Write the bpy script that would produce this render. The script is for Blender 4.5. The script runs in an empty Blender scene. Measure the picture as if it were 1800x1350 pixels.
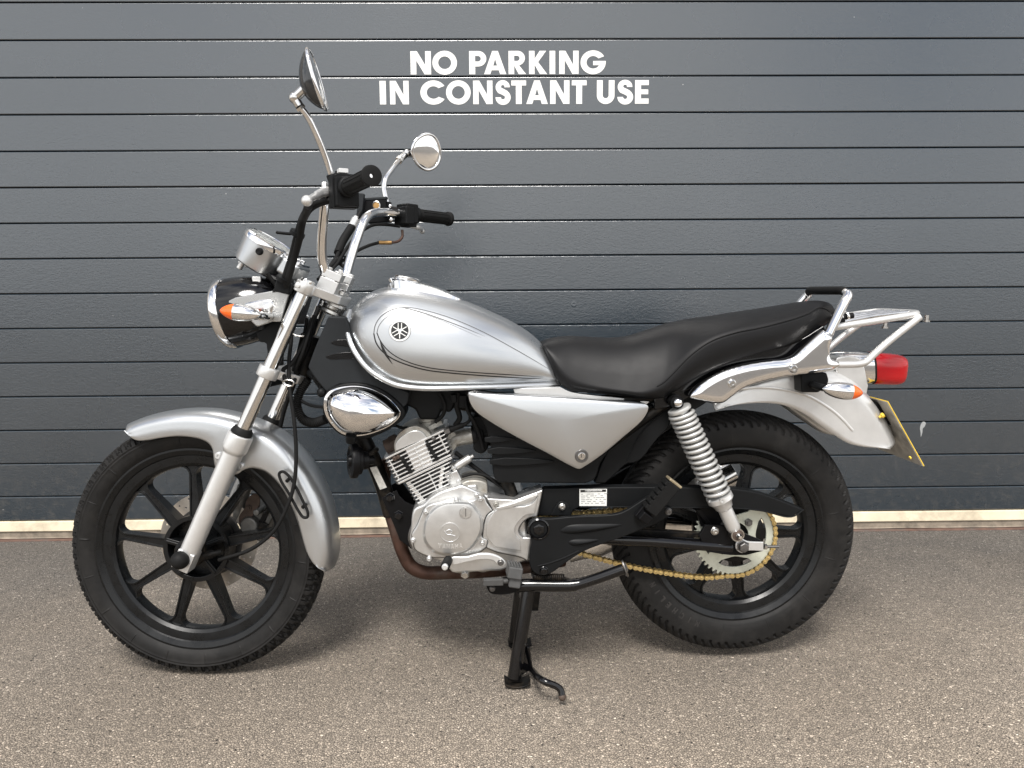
import bpy, bmesh, math, random
from mathutils import Vector, Matrix, Quaternion
from mathutils.bvhtree import BVHTree
random.seed(7)
C = bpy.context.scene.collection
R = math.radians
PI = math.pi

# ------------------------------------------------------------------ camera
FPX, PITCH, YAW, ROLL, CH, CD = 1352.0, 0.1200, 0.0516, -0.0071, 0.9097, 1.8207
cf = Vector((math.sin(YAW)*math.cos(PITCH), math.cos(YAW)*math.cos(PITCH), -math.sin(PITCH)))
r0 = cf.cross(Vector((0, 0, 1))).normalized()
u0 = r0.cross(cf)
cr_ = r0*math.cos(ROLL) + u0*math.sin(ROLL)
cu_ = -r0*math.sin(ROLL) + u0*math.cos(ROLL)
CAM = Vector((0, -CD, CH))
cam = bpy.data.cameras.new('camera')
cam.sensor_width = 36.0
cam.lens = FPX/1800*36
cam.clip_start = 0.05
cam.clip_end = 2000
camo = bpy.data.objects.new('camera', cam)
C.objects.link(camo)
mw = Matrix((cr_, cu_, -cf)).transposed().to_4x4()
mw.translation = CAM
camo.matrix_world = mw
bpy.context.scene.camera = camo

# ------------------------------------------------------------------ sky and sun
SUN_EL, SUN_AZ = R(57), R(192)      # azimuth clockwise from +Y
w = bpy.data.worlds.new('World')
bpy.context.scene.world = w
w.use_nodes = True
nt = w.node_tree
nt.nodes.clear()
N, LK = nt.nodes, nt.links
out = N.new('ShaderNodeOutputWorld')
bg = N.new('ShaderNodeBackground'); bg.inputs['Strength'].default_value = 0.095
sky = N.new('ShaderNodeTexSky'); sky.sky_type = 'NISHITA'; sky.sun_disc = False
sky.sun_elevation = SUN_EL; sky.sun_rotation = SUN_AZ
sky.air_density = 1.0; sky.dust_density = 1.5; sky.ozone_density = 1.2
tc = N.new('ShaderNodeTexCoord')
mp = N.new('ShaderNodeMapping'); mp.inputs['Scale'].default_value = (1, 1, 2.6)
mp.inputs['Location'].default_value = (3.3, 1.7, 0.4)
no = N.new('ShaderNodeTexNoise'); no.inputs['Scale'].default_value = 2.1
no.inputs['Detail'].default_value = 9; no.inputs['Roughness'].default_value = 0.56
rp = N.new('ShaderNodeValToRGB')
rp.color_ramp.elements[0].position = 0.38; rp.color_ramp.elements[0].color = (0.06, 0.06, 0.06, 1)
rp.color_ramp.elements[1].position = 0.54; rp.color_ramp.elements[1].color = (1, 1, 1, 1)
no2 = N.new('ShaderNodeTexNoise'); no2.inputs['Scale'].default_value = 3.4; no2.inputs['Detail'].default_value = 6
cc = N.new('ShaderNodeValToRGB')
cc.color_ramp.elements[0].position = 0.35; cc.color_ramp.elements[0].color = (10.0, 10.1, 10.3, 1)
cc.color_ramp.elements[1].position = 0.7; cc.color_ramp.elements[1].color = (15.5, 15.3, 14.9, 1)
mx = N.new('ShaderNodeMixRGB')
LK.new(tc.outputs['Generated'], mp.inputs['Vector'])
LK.new(mp.outputs['Vector'], no.inputs['Vector']); LK.new(mp.outputs['Vector'], no2.inputs['Vector'])
sz = N.new('ShaderNodeSeparateXYZ'); LK.new(tc.outputs['Generated'], sz.inputs[0])
cv = N.new('ShaderNodeMath'); cv.operation = 'MULTIPLY_ADD'; cv.inputs[1].default_value = -0.24; cv.inputs[2].default_value = 0.115
LK.new(sz.outputs['Z'], cv.inputs[0])          # clouds crowd towards the horizon, blue gaps overhead
cs_ = N.new('ShaderNodeMath'); cs_.operation = 'ADD'; LK.new(no.outputs['Fac'], cs_.inputs[0]); LK.new(cv.outputs[0], cs_.inputs[1])
LK.new(cs_.outputs[0], rp.inputs['Fac']); LK.new(no2.outputs['Fac'], cc.inputs['Fac'])
LK.new(rp.outputs['Color'], mx.inputs['Fac'])
LK.new(sky.outputs['Color'], mx.inputs['Color1']); LK.new(cc.outputs['Color'], mx.inputs['Color2'])
LK.new(mx.outputs['Color'], bg.inputs['Color']); LK.new(bg.outputs['Background'], out.inputs['Surface'])

sun = bpy.data.lights.new('sun', 'SUN')
sun.energy = 3.5; sun.angle = R(20); sun.color = (1.0, 0.965, 0.92)
suno = bpy.data.objects.new('sun', sun); C.objects.link(suno)
sd = Vector((math.sin(SUN_AZ)*math.cos(SUN_EL), math.cos(SUN_AZ)*math.cos(SUN_EL), math.sin(SUN_EL)))
suno.rotation_euler = sd.to_track_quat('Z', 'Y').to_euler()
suno.location = sd*8
vs = bpy.context.scene.view_settings
vs.view_transform = 'Standard'; vs.look = 'None'; vs.gamma = 1; vs.use_curve_mapping = False
vs.exposure = 0.45

# ------------------------------------------------------------------ geometry helpers
def ray(px, py):
    return (cf + cr_*((px-900)/FPX) - cu_*((py-675)/FPX))

def on_plane(px, py, n, c):
    d = ray(px, py)
    return CAM + d*((c-CAM).dot(n)/d.dot(n))

NY = Vector((0, 1, 0))
def U(px, py, w=0.0):                 # a point of the machine measured in its own length-wise plane, w metres off its middle
    return on_plane(px, py, NY, Vector((0, w, 0)))
def UL(pts, w=0.0):
    return [U(p[0], p[1], w) for p in pts]

# steered front end: its own middle plane, turned 6 degrees about the steering head
STEER = 0.109
HEAD_TOP, HEAD_BOT = U(578, 520), U(520, 668)
AX = (HEAD_TOP-HEAD_BOT).normalized()
NS = Quaternion(AX, -STEER) @ NY
def S(px, py, w=0.0):
    return on_plane(px, py, NS, HEAD_BOT + NS*w)
def SL(pts, w=0.0):
    return [S(p[0], p[1], w) for p in pts]
SX = AX.cross(NS); SX = -SX if SX.x < 0 else SX     # points to the rear, square to the steering axis

def cr(pts, n=5, closed=False):
    """Catmull-Rom through points; a point with a third (2D) or fourth (3D) value is a hard corner."""
    P = []; K = []
    for p in pts:
        if isinstance(p, Vector): P.append(p.copy()); K.append(False)
        else: P.append(Vector(p[:2])); K.append(len(p) > 2)
    m = len(P); res = []
    rng = range(m if closed else m-1)
    for i in rng:
        p1, p2 = P[i], P[(i+1) % m]
        p0 = P[(i-1) % m] if (closed or i > 0) else p1*2-p2
        p3 = P[(i+2) % m] if (closed or i+2 < m) else p2*2-p1
        if K[i]: p0 = p1*2-p2
        if K[(i+1) % m]: p3 = p2*2-p1
        a = max((p1-p0).length, 1e-6)**.5; b = max((p2-p1).length, 1e-6)**.5; c = max((p3-p2).length, 1e-6)**.5
        m1 = ((p1-p0)/a - (p2-p0)/(a+b) + (p2-p1)/b)*b
        m2 = ((p2-p1)/b - (p3-p1)/(b+c) + (p3-p2)/c)*b
        for k in range(n):
            t = k/n; t2 = t*t; t3 = t2*t
            res.append(p1*(2*t3-3*t2+1) + m1*(t3-2*t2+t) + p2*(-2*t3+3*t2) + m2*(t3-t2))
    if not closed: res.append(P[-1].copy())
    return res

def lerp(a, b, t): return a+(b-a)*t
def interp(xs, ys, x):
    if x <= xs[0]: return ys[0]
    for i in range(len(xs)-1):
        if x <= xs[i+1]:
            return lerp(ys[i], ys[i+1], (x-xs[i])/(xs[i+1]-xs[i]))
    return ys[-1]

def tube(bm, pts, r, seg=12, caps=True, closed=False, flat=None):
    """sweep a round (or flat = (a, b) elliptical) section along points"""
    n = len(pts); rings = []
    rr = r if isinstance(r, (list, tuple)) else [r]*n
    T = []
    for i in range(n):
        if closed: t = pts[(i+1) % n]-pts[i-1]
        else: t = pts[min(i+1, n-1)]-pts[max(i-1, 0)]
        T.append(t.normalized())
    ref = Vector((0, 1, 0)) if abs(T[0].y) < 0.9 else Vector((0, 0, 1))
    u = (ref - T[0]*ref.dot(T[0])).normalized()
    for i in range(n):
        u = (u - T[i]*u.dot(T[i])).normalized(); v = T[i].cross(u)
        ring = []
        for k in range(seg):
            a = 2*PI*k/seg
            ca, sa = math.cos(a), math.sin(a)
            if flat: ca *= flat[0]; sa *= flat[1]
            ring.append(bm.verts.new(pts[i] + (u*ca + v*sa)*rr[i]))
        rings.append(ring)
    for i in range(n if closed else n-1):
        a, b = rings[i], rings[(i+1) % n]
        for k in range(seg):
            bm.faces.new((a[k], a[(k+1) % seg], b[(k+1) % seg], b[k]))
    if caps and not closed:
        bm.faces.new(rings[0][::-1]); bm.faces.new(rings[-1])

def lathe(bm, prof, o, axis, seg=32, caps=True, sx=1.0, sref=None):
    """revolve (radius, height) profile about axis through o"""
    axis = axis.normalized()
    ref = sref or (Vector((0, 0, 1)) if abs(axis.z) < 0.9 else Vector((1, 0, 0)))
    u = (ref - axis*ref.dot(axis)).normalized(); v = axis.cross(u)
    rings = []
    for (r, h) in prof:
        if r < 1e-6: rings.append([bm.verts.new(o+axis*h)])
        else: rings.append([bm.verts.new(o+axis*h+(u*math.cos(2*PI*k/seg)+v*math.sin(2*PI*k/seg)*sx)*r) for k in range(seg)])
    for a, b in zip(rings, rings[1:]):
        if len(a) == 1 and len(b) == 1: continue
        for k in range(seg):
            k2 = (k+1) % seg
            if len(a) == 1: bm.faces.new((a[0], b[k2], b[k]))
            elif len(b) == 1: bm.faces.new((a[k], a[k2], b[0]))
            else: bm.faces.new((a[k], a[k2], b[k2], b[k]))
    if caps:
        if len(rings[0]) > 1: bm.faces.new(rings[0][::-1])
        if len(rings[-1]) > 1: bm.faces.new(rings[-1])

def prism(bm, loop, vec):
    """closed solid: polygon loop pushed along vec"""
    a = [bm.verts.new(p) for p in loop]; b = [bm.verts.new(p+vec) for p in loop]
    n = len(a)
    f1 = bm.faces.new(a); f2 = bm.faces.new(b[::-1])
    for i in range(n):
        bm.faces.new((a[(i+1) % n], a[i], b[i], b[(i+1) % n]))
    return a, b

def loft(bm, rings, closed=True, caps=True):
    V = [[bm.verts.new(p) for p in ring] for ring in rings]
    m = len(V[0])
    for a, b in zip(V, V[1:]):
        for k in range(m if closed else m-1):
            k2 = (k+1) % m
            bm.faces.new((a[k], a[k2], b[k2], b[k]))
    if caps and closed:
        bm.faces.new(V[0][::-1]); bm.faces.new(V[-1])
    return V

def dome(bm, loop, center, out, h, rings=7, p=2.0, q=2.0, back=0.0):
    """swollen cushion over a closed loop: rim at the loop, crest h along out; back = depth of a skirt behind the rim"""
    n = len(loop); prev = None
    if back:
        prev = [bm.verts.new(v-out*back) for v in loop]
        bm.faces.new(prev)
    first = True
    for i in range(rings+1):
        t = i/rings
        s = 1-t
        s = math.sin(s*PI/2)
        hh = h*max(0.0, 1-s**p)**(1/q)
        if i == rings:
            c = bm.verts.new(center+out*h)
            for k in range(n): bm.faces.new((prev[k], prev[(k+1) % n], c))
        else:
            cur = [bm.verts.new(center+(v-center)*s+out*hh) for v in loop]
            if prev:
                for k in range(n): bm.faces.new((prev[k], prev[(k+1) % n], cur[(k+1) % n], cur[k]))
            prev = cur

def puff(bm, loop, out, h, r, step=.004, back=0.0):
    """rounded-over slab of any outline: height follows the distance from the edge"""
    from mathutils.geometry import delaunay_2d_cdt
    P = []
    for p in loop:
        if not P or (p-P[-1]).length > 1e-4: P.append(p)
    if (P[0]-P[-1]).length < 1e-4: P.pop()
    o = P[0]; n = out.normalized(); u = (Vector((1, 0, 0))-n*n.x).normalized(); v = n.cross(u)
    Q = [Vector(((p-o).dot(u), (p-o).dot(v))) for p in P]; m = len(Q)
    def dist(q):
        best = 9
        for i in range(m):
            a, b = Q[i], Q[(i+1) % m]; ab = b-a; t = max(0, min(1, (q-a).dot(ab)/max(ab.length_squared, 1e-12))); best = min(best, (q-a-ab*t).length)
        return best
    def inside(q):
        c = False
        for i in range(m):
            a, b = Q[i], Q[(i+1) % m]
            if (a.y > q.y) != (b.y > q.y) and q.x < (b.x-a.x)*(q.y-a.y)/(b.y-a.y)+a.x: c = not c
        return c
    pts = list(Q); x0, x1 = min(q.x for q in Q), max(q.x for q in Q); y0, y1 = min(q.y for q in Q), max(q.y for q in Q)
    y = y0; k = 0
    while y < y1:
        x = x0+(step/2 if k % 2 else 0)
        while x < x1:
            q = Vector((x, y))
            if inside(q) and dist(q) > step*.45: pts.append(q)
            x += step
        y += step*.866; k += 1
    vs_, es_, fs_, *_ = delaunay_2d_cdt(pts, [(i, (i+1) % m) for i in range(m)], [], 1, 1e-7)
    V = []
    for q in vs_:
        d = min(dist(q)/r, 1.0); V.append(bm.verts.new(o+u*q.x+v*q.y+n*(h*math.sqrt(max(0, 1-(1-d)**2)))))
    for f in fs_: bm.faces.new([V[i] for i in f])
    if back:
        bs = [bm.verts.new(p-n*back) for p in P]
        for i in range(m): bm.faces.new((V[i], V[(i+1) % m], bs[(i+1) % m], bs[i]))
        bm.faces.new(bs)

def box(bm, c, sx, sy, sz, rot=None):
    M = rot.to_4x4() if rot else Matrix.Identity(4)
    M = Matrix.Translation(c) @ M @ Matrix.Diagonal((sx, sy, sz, 1))
    bmesh.ops.create_cube(bm, size=1, matrix=M)

def sphere(bm, c, r, seg=16, s=(1, 1, 1), rot=None):
    M = Matrix.Translation(c) @ (rot.to_4x4() if rot else Matrix.Identity(4)) @ Matrix.Diagonal((s[0]*r, s[1]*r, s[2]*r, 1))
    bmesh.ops.create_uvsphere(bm, u_segments=seg, v_segments=max(6, seg//2), radius=1, matrix=M)

def basis(x, y, z):
    return Matrix((x, y, z)).transposed()

def shape2d(loops, depth, bevel=0.0, res=1):
    """flat shape with holes -> mesh in the local XY plane, thickness depth (centred)"""
    cu = bpy.data.curves.new('tmp', 'CURVE'); cu.dimensions = '2D'; cu.fill_mode = 'BOTH'
    for lp in loops:
        sp = cu.splines.new('POLY'); sp.points.add(len(lp)-1); sp.use_cyclic_u = True
        for q, p in zip(sp.points, lp): q.co = (p[0], p[1], 0, 1)
    cu.extrude = depth/2-bevel; cu.bevel_depth = bevel; cu.bevel_resolution = res
    o = bpy.data.objects.new('tmp', cu)
    C.objects.link(o)
    dg = bpy.context.evaluated_depsgraph_get(); dg.update()
    me = bpy.data.meshes.new_from_object(o.evaluated_get(dg))
    bpy.data.objects.remove(o); bpy.data.curves.remove(cu)
    return me

def obj(name, geo, mat, parent=None, bevel=0.0, bseg=2, sub=0, sharp=38, wn=False, matrix=None, recalc=True):
    if isinstance(geo, bmesh.types.BMesh):
        if recalc: bmesh.ops.recalc_face_normals(geo, faces=geo.faces[:])
        me = bpy.data.meshes.new(name); geo.to_mesh(me); geo.free()
    else: me = geo; me.name = name
    o = bpy.data.objects.new(name, me); C.objects.link(o)
    mats = mat if isinstance(mat, (list, tuple)) else [mat]
    me.materials.clear()
    for m in mats: me.materials.append(m)
    for p in me.polygons: p.use_smooth = True
    if sharp and not bevel and not sub: me.set_sharp_from_angle(angle=R(sharp))
    if bevel:
        b = o.modifiers.new('bevel', 'BEVEL'); b.width = bevel; b.segments = bseg; b.limit_method = 'ANGLE'
        b.angle_limit = R(32); b.harden_normals = True; b.use_clamp_overlap = True
    if sub:
        s = o.modifiers.new('sub', 'SUBSURF'); s.levels = sub; s.render_levels = sub
    if parent: o.parent = parent
    if matrix is not None: o.matrix_local = matrix
    return o

def empty(name, loc=(0, 0, 0), parent=None, rotz=0):
    o = bpy.data.objects.new(name, None); C.objects.link(o); o.location = loc; o.rotation_euler = (0, 0, rotz)
    o.empty_display_size = 0.1
    if parent: o.parent = parent
    return o

def tag(o, label=None, cat=None, kind=None, group=None):
    if label: o['label'] = label
    if cat: o['category'] = cat
    if kind: o['kind'] = kind
    if group: o['group'] = group
    return o

def copy(o, parent, matrix=None, name=None):
    c = o.copy(); C.objects.link(c); c.parent = parent
    if matrix is not None: c.matrix_local = matrix
    return c

NB = bmesh.new

# ------------------------------------------------------------------ materials
def mat(name, col, rough=0.5, metal=0.0, coat=0.0, spec=0.5, bump=None, var=0.0, vscale=40, rvar=0.0, dirt=None, coatr=0.05, aniso=None):
    """principled material; bump=(scale, strength, distance); var = brightness variation; dirt=(colour, amount, scale)"""
    m = bpy.data.materials.new(name); m.use_nodes = True
    t = m.node_tree; b = t.nodes['Principled BSDF']
    b.inputs['Base Color'].default_value = (*col, 1); b.inputs['Roughness'].default_value = rough
    b.inputs['Metallic'].default_value = metal
    b.inputs['Coat Weight'].default_value = coat; b.inputs['Coat Roughness'].default_value = coatr
    b.inputs['Specular IOR Level'].default_value = spec
    tcn = t.nodes.new('ShaderNodeTexCoord')
    src = None
    if var or dirt or rvar:
        n = t.nodes.new('ShaderNodeTexNoise'); n.inputs['Scale'].default_value = vscale; n.inputs['Detail'].default_value = 6
        n.inputs['Roughness'].default_value = 0.65
        t.links.new(tcn.outputs['Object'], n.inputs['Vector'])
        if var:
            r = t.nodes.new('ShaderNodeMapRange'); r.inputs['From Min'].default_value = 0.3; r.inputs['From Max'].default_value = 0.7
            r.inputs['To Min'].default_value = 1-var; r.inputs['To Max'].default_value = 1+var
            t.links.new(n.outputs['Fac'], r.inputs['Value'])
            mxx = t.nodes.new('ShaderNodeMixRGB'); mxx.blend_type = 'MULTIPLY'; mxx.inputs['Fac'].default_value = 1
            mxx.inputs['Color1'].default_value = (*col, 1); t.links.new(r.outputs['Result'], mxx.inputs['Color2'])
            src = mxx.outputs['Color']
        if dirt:
            n2 = t.nodes.new('ShaderNodeTexNoise'); n2.inputs['Scale'].default_value = dirt[2]; n2.inputs['Detail'].default_value = 8
            n2.inputs['Roughness'].default_value = 0.7
            t.links.new(tcn.outputs['Object'], n2.inputs['Vector'])
            r2 = t.nodes.new('ShaderNodeMapRange'); r2.inputs['From Min'].default_value = 0.48; r2.inputs['From Max'].default_value = 0.72
            r2.inputs['To Max'].default_value = dirt[1]
            t.links.new(n2.outputs['Fac'], r2.inputs['Value'])
            m2 = t.nodes.new('ShaderNodeMixRGB'); m2.inputs['Color2'].default_value = (*dirt[0], 1)
            if src: t.links.new(src, m2.inputs['Color1'])
            else: m2.inputs['Color1'].default_value = (*col, 1)
            t.links.new(r2.outputs['Result'], m2.inputs['Fac']); src = m2.outputs['Color']
            if metal > 0.5:
                r3 = t.nodes.new('ShaderNodeMapRange'); r3.inputs['To Min'].default_value = metal; r3.inputs['To Max'].default_value = metal*0.4
                t.links.new(r2.outputs['Result'], r3.inputs['Value']); t.links.new(r3.outputs['Result'], b.inputs['Metallic'])
        if src: t.links.new(src, b.inputs['Base Color'])
        if rvar:
            r = t.nodes.new('ShaderNodeMapRange'); r.inputs['From Min'].default_value = 0.3; r.inputs['From Max'].default_value = 0.7
            r.inputs['To Min'].default_value = max(0.02, rough-rvar); r.inputs['To Max'].default_value = rough+rvar
            t.links.new(n.outputs['Fac'], r.inputs['Value']); t.links.new(r.outputs['Result'], b.inputs['Roughness'])
    if bump:
        n = t.nodes.new('ShaderNodeTexNoise'); n.inputs['Scale'].default_value = bump[0]; n.inputs['Detail'].default_value = 3
        bp = t.nodes.new('ShaderNodeBump'); bp.inputs['Strength'].default_value = bump[1]; bp.inputs['Distance'].default_value = bump[2]
        t.links.new(tcn.outputs['Object'], n.inputs['Vector']); t.links.new(n.outputs['Fac'], bp.inputs['Height'])
        t.links.new(bp.outputs['Normal'], b.inputs['Normal'])
    return m

M = {}
M['silver'] = mat('silver_paint', (0.505, 0.52, 0.53), 0.30, 0.90, coat=0.6, bump=(2600, 0.16, 0.0004), rvar=0.03, vscale=9, coatr=0.05)
M['silver_satin'] = mat('silver_satin', (0.64, 0.64, 0.63), 0.34, 0.62, coat=0.25, var=0.05, vscale=30, bump=(1800, 0.08, 0.0004))
M['chrome'] = mat('chrome', (0.80, 0.80, 0.80), 0.045, 1.0, rvar=0.02, vscale=22)
M['chrome_worn'] = mat('worn_chrome', (0.68, 0.67, 0.65), 0.16, 1.0, var=0.12, vscale=60, rvar=0.08)
M['stanchion'] = mat('fork_chrome', (0.68, 0.67, 0.65), 0.12, 1.0, rvar=0.04, vscale=50)
M['alu'] = mat('cast_aluminium', (0.62, 0.62, 0.61), 0.36, 0.88, var=0.07, vscale=25, rvar=0.05, bump=(500, 0.05, 0.0004), dirt=((0.22, 0.20, 0.17), 0.22, 18))
M['alu_fin'] = mat('fin_aluminium', (0.74, 0.74, 0.73), 0.34, 0.9, var=0.08, vscale=50, bump=(600, 0.12, 0.0005))
M['alu_dirty'] = mat('dirty_aluminium', (0.34, 0.33, 0.30), 0.5, 0.6, var=0.25, vscale=60, dirt=((0.16, 0.12, 0.08), 0.8, 45), bump=(500, 0.25, 0.0008))
M['black_gloss'] = mat('gloss_black', (0.003, 0.003, 0.0035), 0.13, 0.0, spec=0.4, coat=0.2, rvar=0.05, vscale=30)
M['black_satin'] = mat('satin_black', (0.005, 0.005, 0.0055), 0.34, 0.0, spec=0.14, var=0.2, vscale=30, rvar=0.06, bump=(900, 0.06, 0.0004))
M['black_plastic'] = mat('black_plastic', (0.007, 0.0075, 0.008), 0.45, 0.0, spec=0.14, var=0.12, vscale=18, rvar=0.05, bump=(1500, 0.12, 0.0004))
M['grey_plastic'] = mat('dark_grey_plastic', (0.020, 0.022, 0.024), 0.48, 0.0, spec=0.14, var=0.12, vscale=12, rvar=0.05, bump=(1500, 0.10, 0.0004))
M['black_frame'] = mat('frame_black', (0.005, 0.005, 0.005), 0.40, 0.0, spec=0.14, var=0.3, vscale=40, rvar=0.1, dirt=((0.10, 0.075, 0.05), 0.3, 40))
M['rubber'] = mat('rubber', (0.009, 0.009, 0.009), 0.60, 0.0, spec=0.14, var=0.2, vscale=60, bump=(900, 0.2, 0.0005))
M['vinyl'] = mat('seat_vinyl', (0.006, 0.006, 0.0065), 0.48, 0.0, spec=0.22, var=0.1, vscale=20, bump=(700, 0.25, 0.0006), rvar=0.04)
M['wheel_black'] = mat('wheel_black', (0.0045, 0.005, 0.0055), 0.30, 0.0, spec=0.32, var=0.3, vscale=30, rvar=0.08, bump=(700, 0.08, 0.0004))
M['steel'] = mat('brushed_steel', (0.52, 0.51, 0.49), 0.27, 1.0, var=0.1, vscale=60, rvar=0.06)
M['steel_dark'] = mat('dark_steel', (0.17, 0.165, 0.16), 0.4, 0.9, var=0.2, vscale=60)
M['rust'] = mat('rusty_pipe', (0.060, 0.030, 0.021), 0.5, 0.55, var=0.4, vscale=30, rvar=0.12, dirt=((0.10, 0.085, 0.07), 0.6, 18))
M['rust_iron'] = mat('rusty_iron', (0.075, 0.052, 0.04), 0.7, 0.3, var=0.4, vscale=60)
M['gold'] = mat('gold_chain', (0.66, 0.50, 0.22), 0.36, 0.85, var=0.25, vscale=120, dirt=((0.10, 0.07, 0.03), 0.6, 150))
M['core_dark'] = mat('fin_gap_shade', (0.035, 0.034, 0.032), 0.6, 0.3, var=0.3, vscale=60)  # near-black base paints the shade between the cooling fins
M['bracket_alloy'] = mat('bracket_alloy', (0.40, 0.40, 0.39), 0.28, 0.85, rvar=0.05, vscale=30)
M['gold_dark'] = mat('chain_inner', (0.20, 0.145, 0.06), 0.45, 0.7, var=0.3, vscale=120)
M['polish'] = mat('polished_alloy', (0.70, 0.70, 0.68), 0.20, 0.92, rvar=0.05, vscale=30)
M['zinc'] = mat('zinc_plate', (0.60, 0.62, 0.53), 0.42, 0.45, var=0.10, vscale=25, dirt=((0.25, 0.23, 0.16), 0.4, 30))
M['spring'] = mat('grey_spring_paint', (0.50, 0.50, 0.485), 0.36, 0.5, coat=0.2, var=0.08, vscale=40)
M['white'] = mat('white_print', (0.78, 0.78, 0.76), 0.5, 0.0)
M['black_print'] = mat('black_print', (0.012, 0.012, 0.012), 0.35, 0.0)
M['grey_print'] = mat('grey_print', (0.10, 0.10, 0.10), 0.4, 0.0)
M['label'] = mat('paper_label', (0.72, 0.72, 0.69), 0.45, 0.0, var=0.05, vscale=80)
M['orange'] = mat('orange_lens', (0.85, 0.13, 0.012), 0.12, 0.0, coat=0.4)
M['red'] = mat('red_lens', (0.40, 0.002, 0.006), 0.16, 0.0, coat=0.3)
for k_ in ('orange', 'red'):
    b_ = M[k_].node_tree.nodes['Principled BSDF']; b_.inputs['Subsurface Weight'].default_value = 0.15
    b_.inputs['Subsurface Radius'].default_value = (0.02, 0.004, 0.002); b_.inputs['Subsurface Scale'].default_value = 1.0
M['mirror'] = mat('mirror_glass', (0.86, 0.87, 0.87), 0.01, 1.0)
M['copper'] = mat('brass_joint', (0.42, 0.25, 0.10), 0.35, 0.9)
M['plate_back'] = mat('plate_back', (0.42, 0.40, 0.36), 0.4, 0.2, var=0.3, vscale=20, dirt=((0.05, 0.04, 0.03), 0.7, 16))
M['yellow'] = mat('yellow_plate', (0.80, 0.55, 0.06), 0.35, 0.0)
g_ = bpy.data.materials.new('clear_glass'); g_.use_nodes = True
b_ = g_.node_tree.nodes['Principled BSDF']; b_.inputs['Transmission Weight'].default_value = 1.0; b_.inputs['Roughness'].default_value = 0.02
b_.inputs['Base Color'].default_value = (0.95, 0.97, 0.97, 1)
M['glass'] = g_
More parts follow.
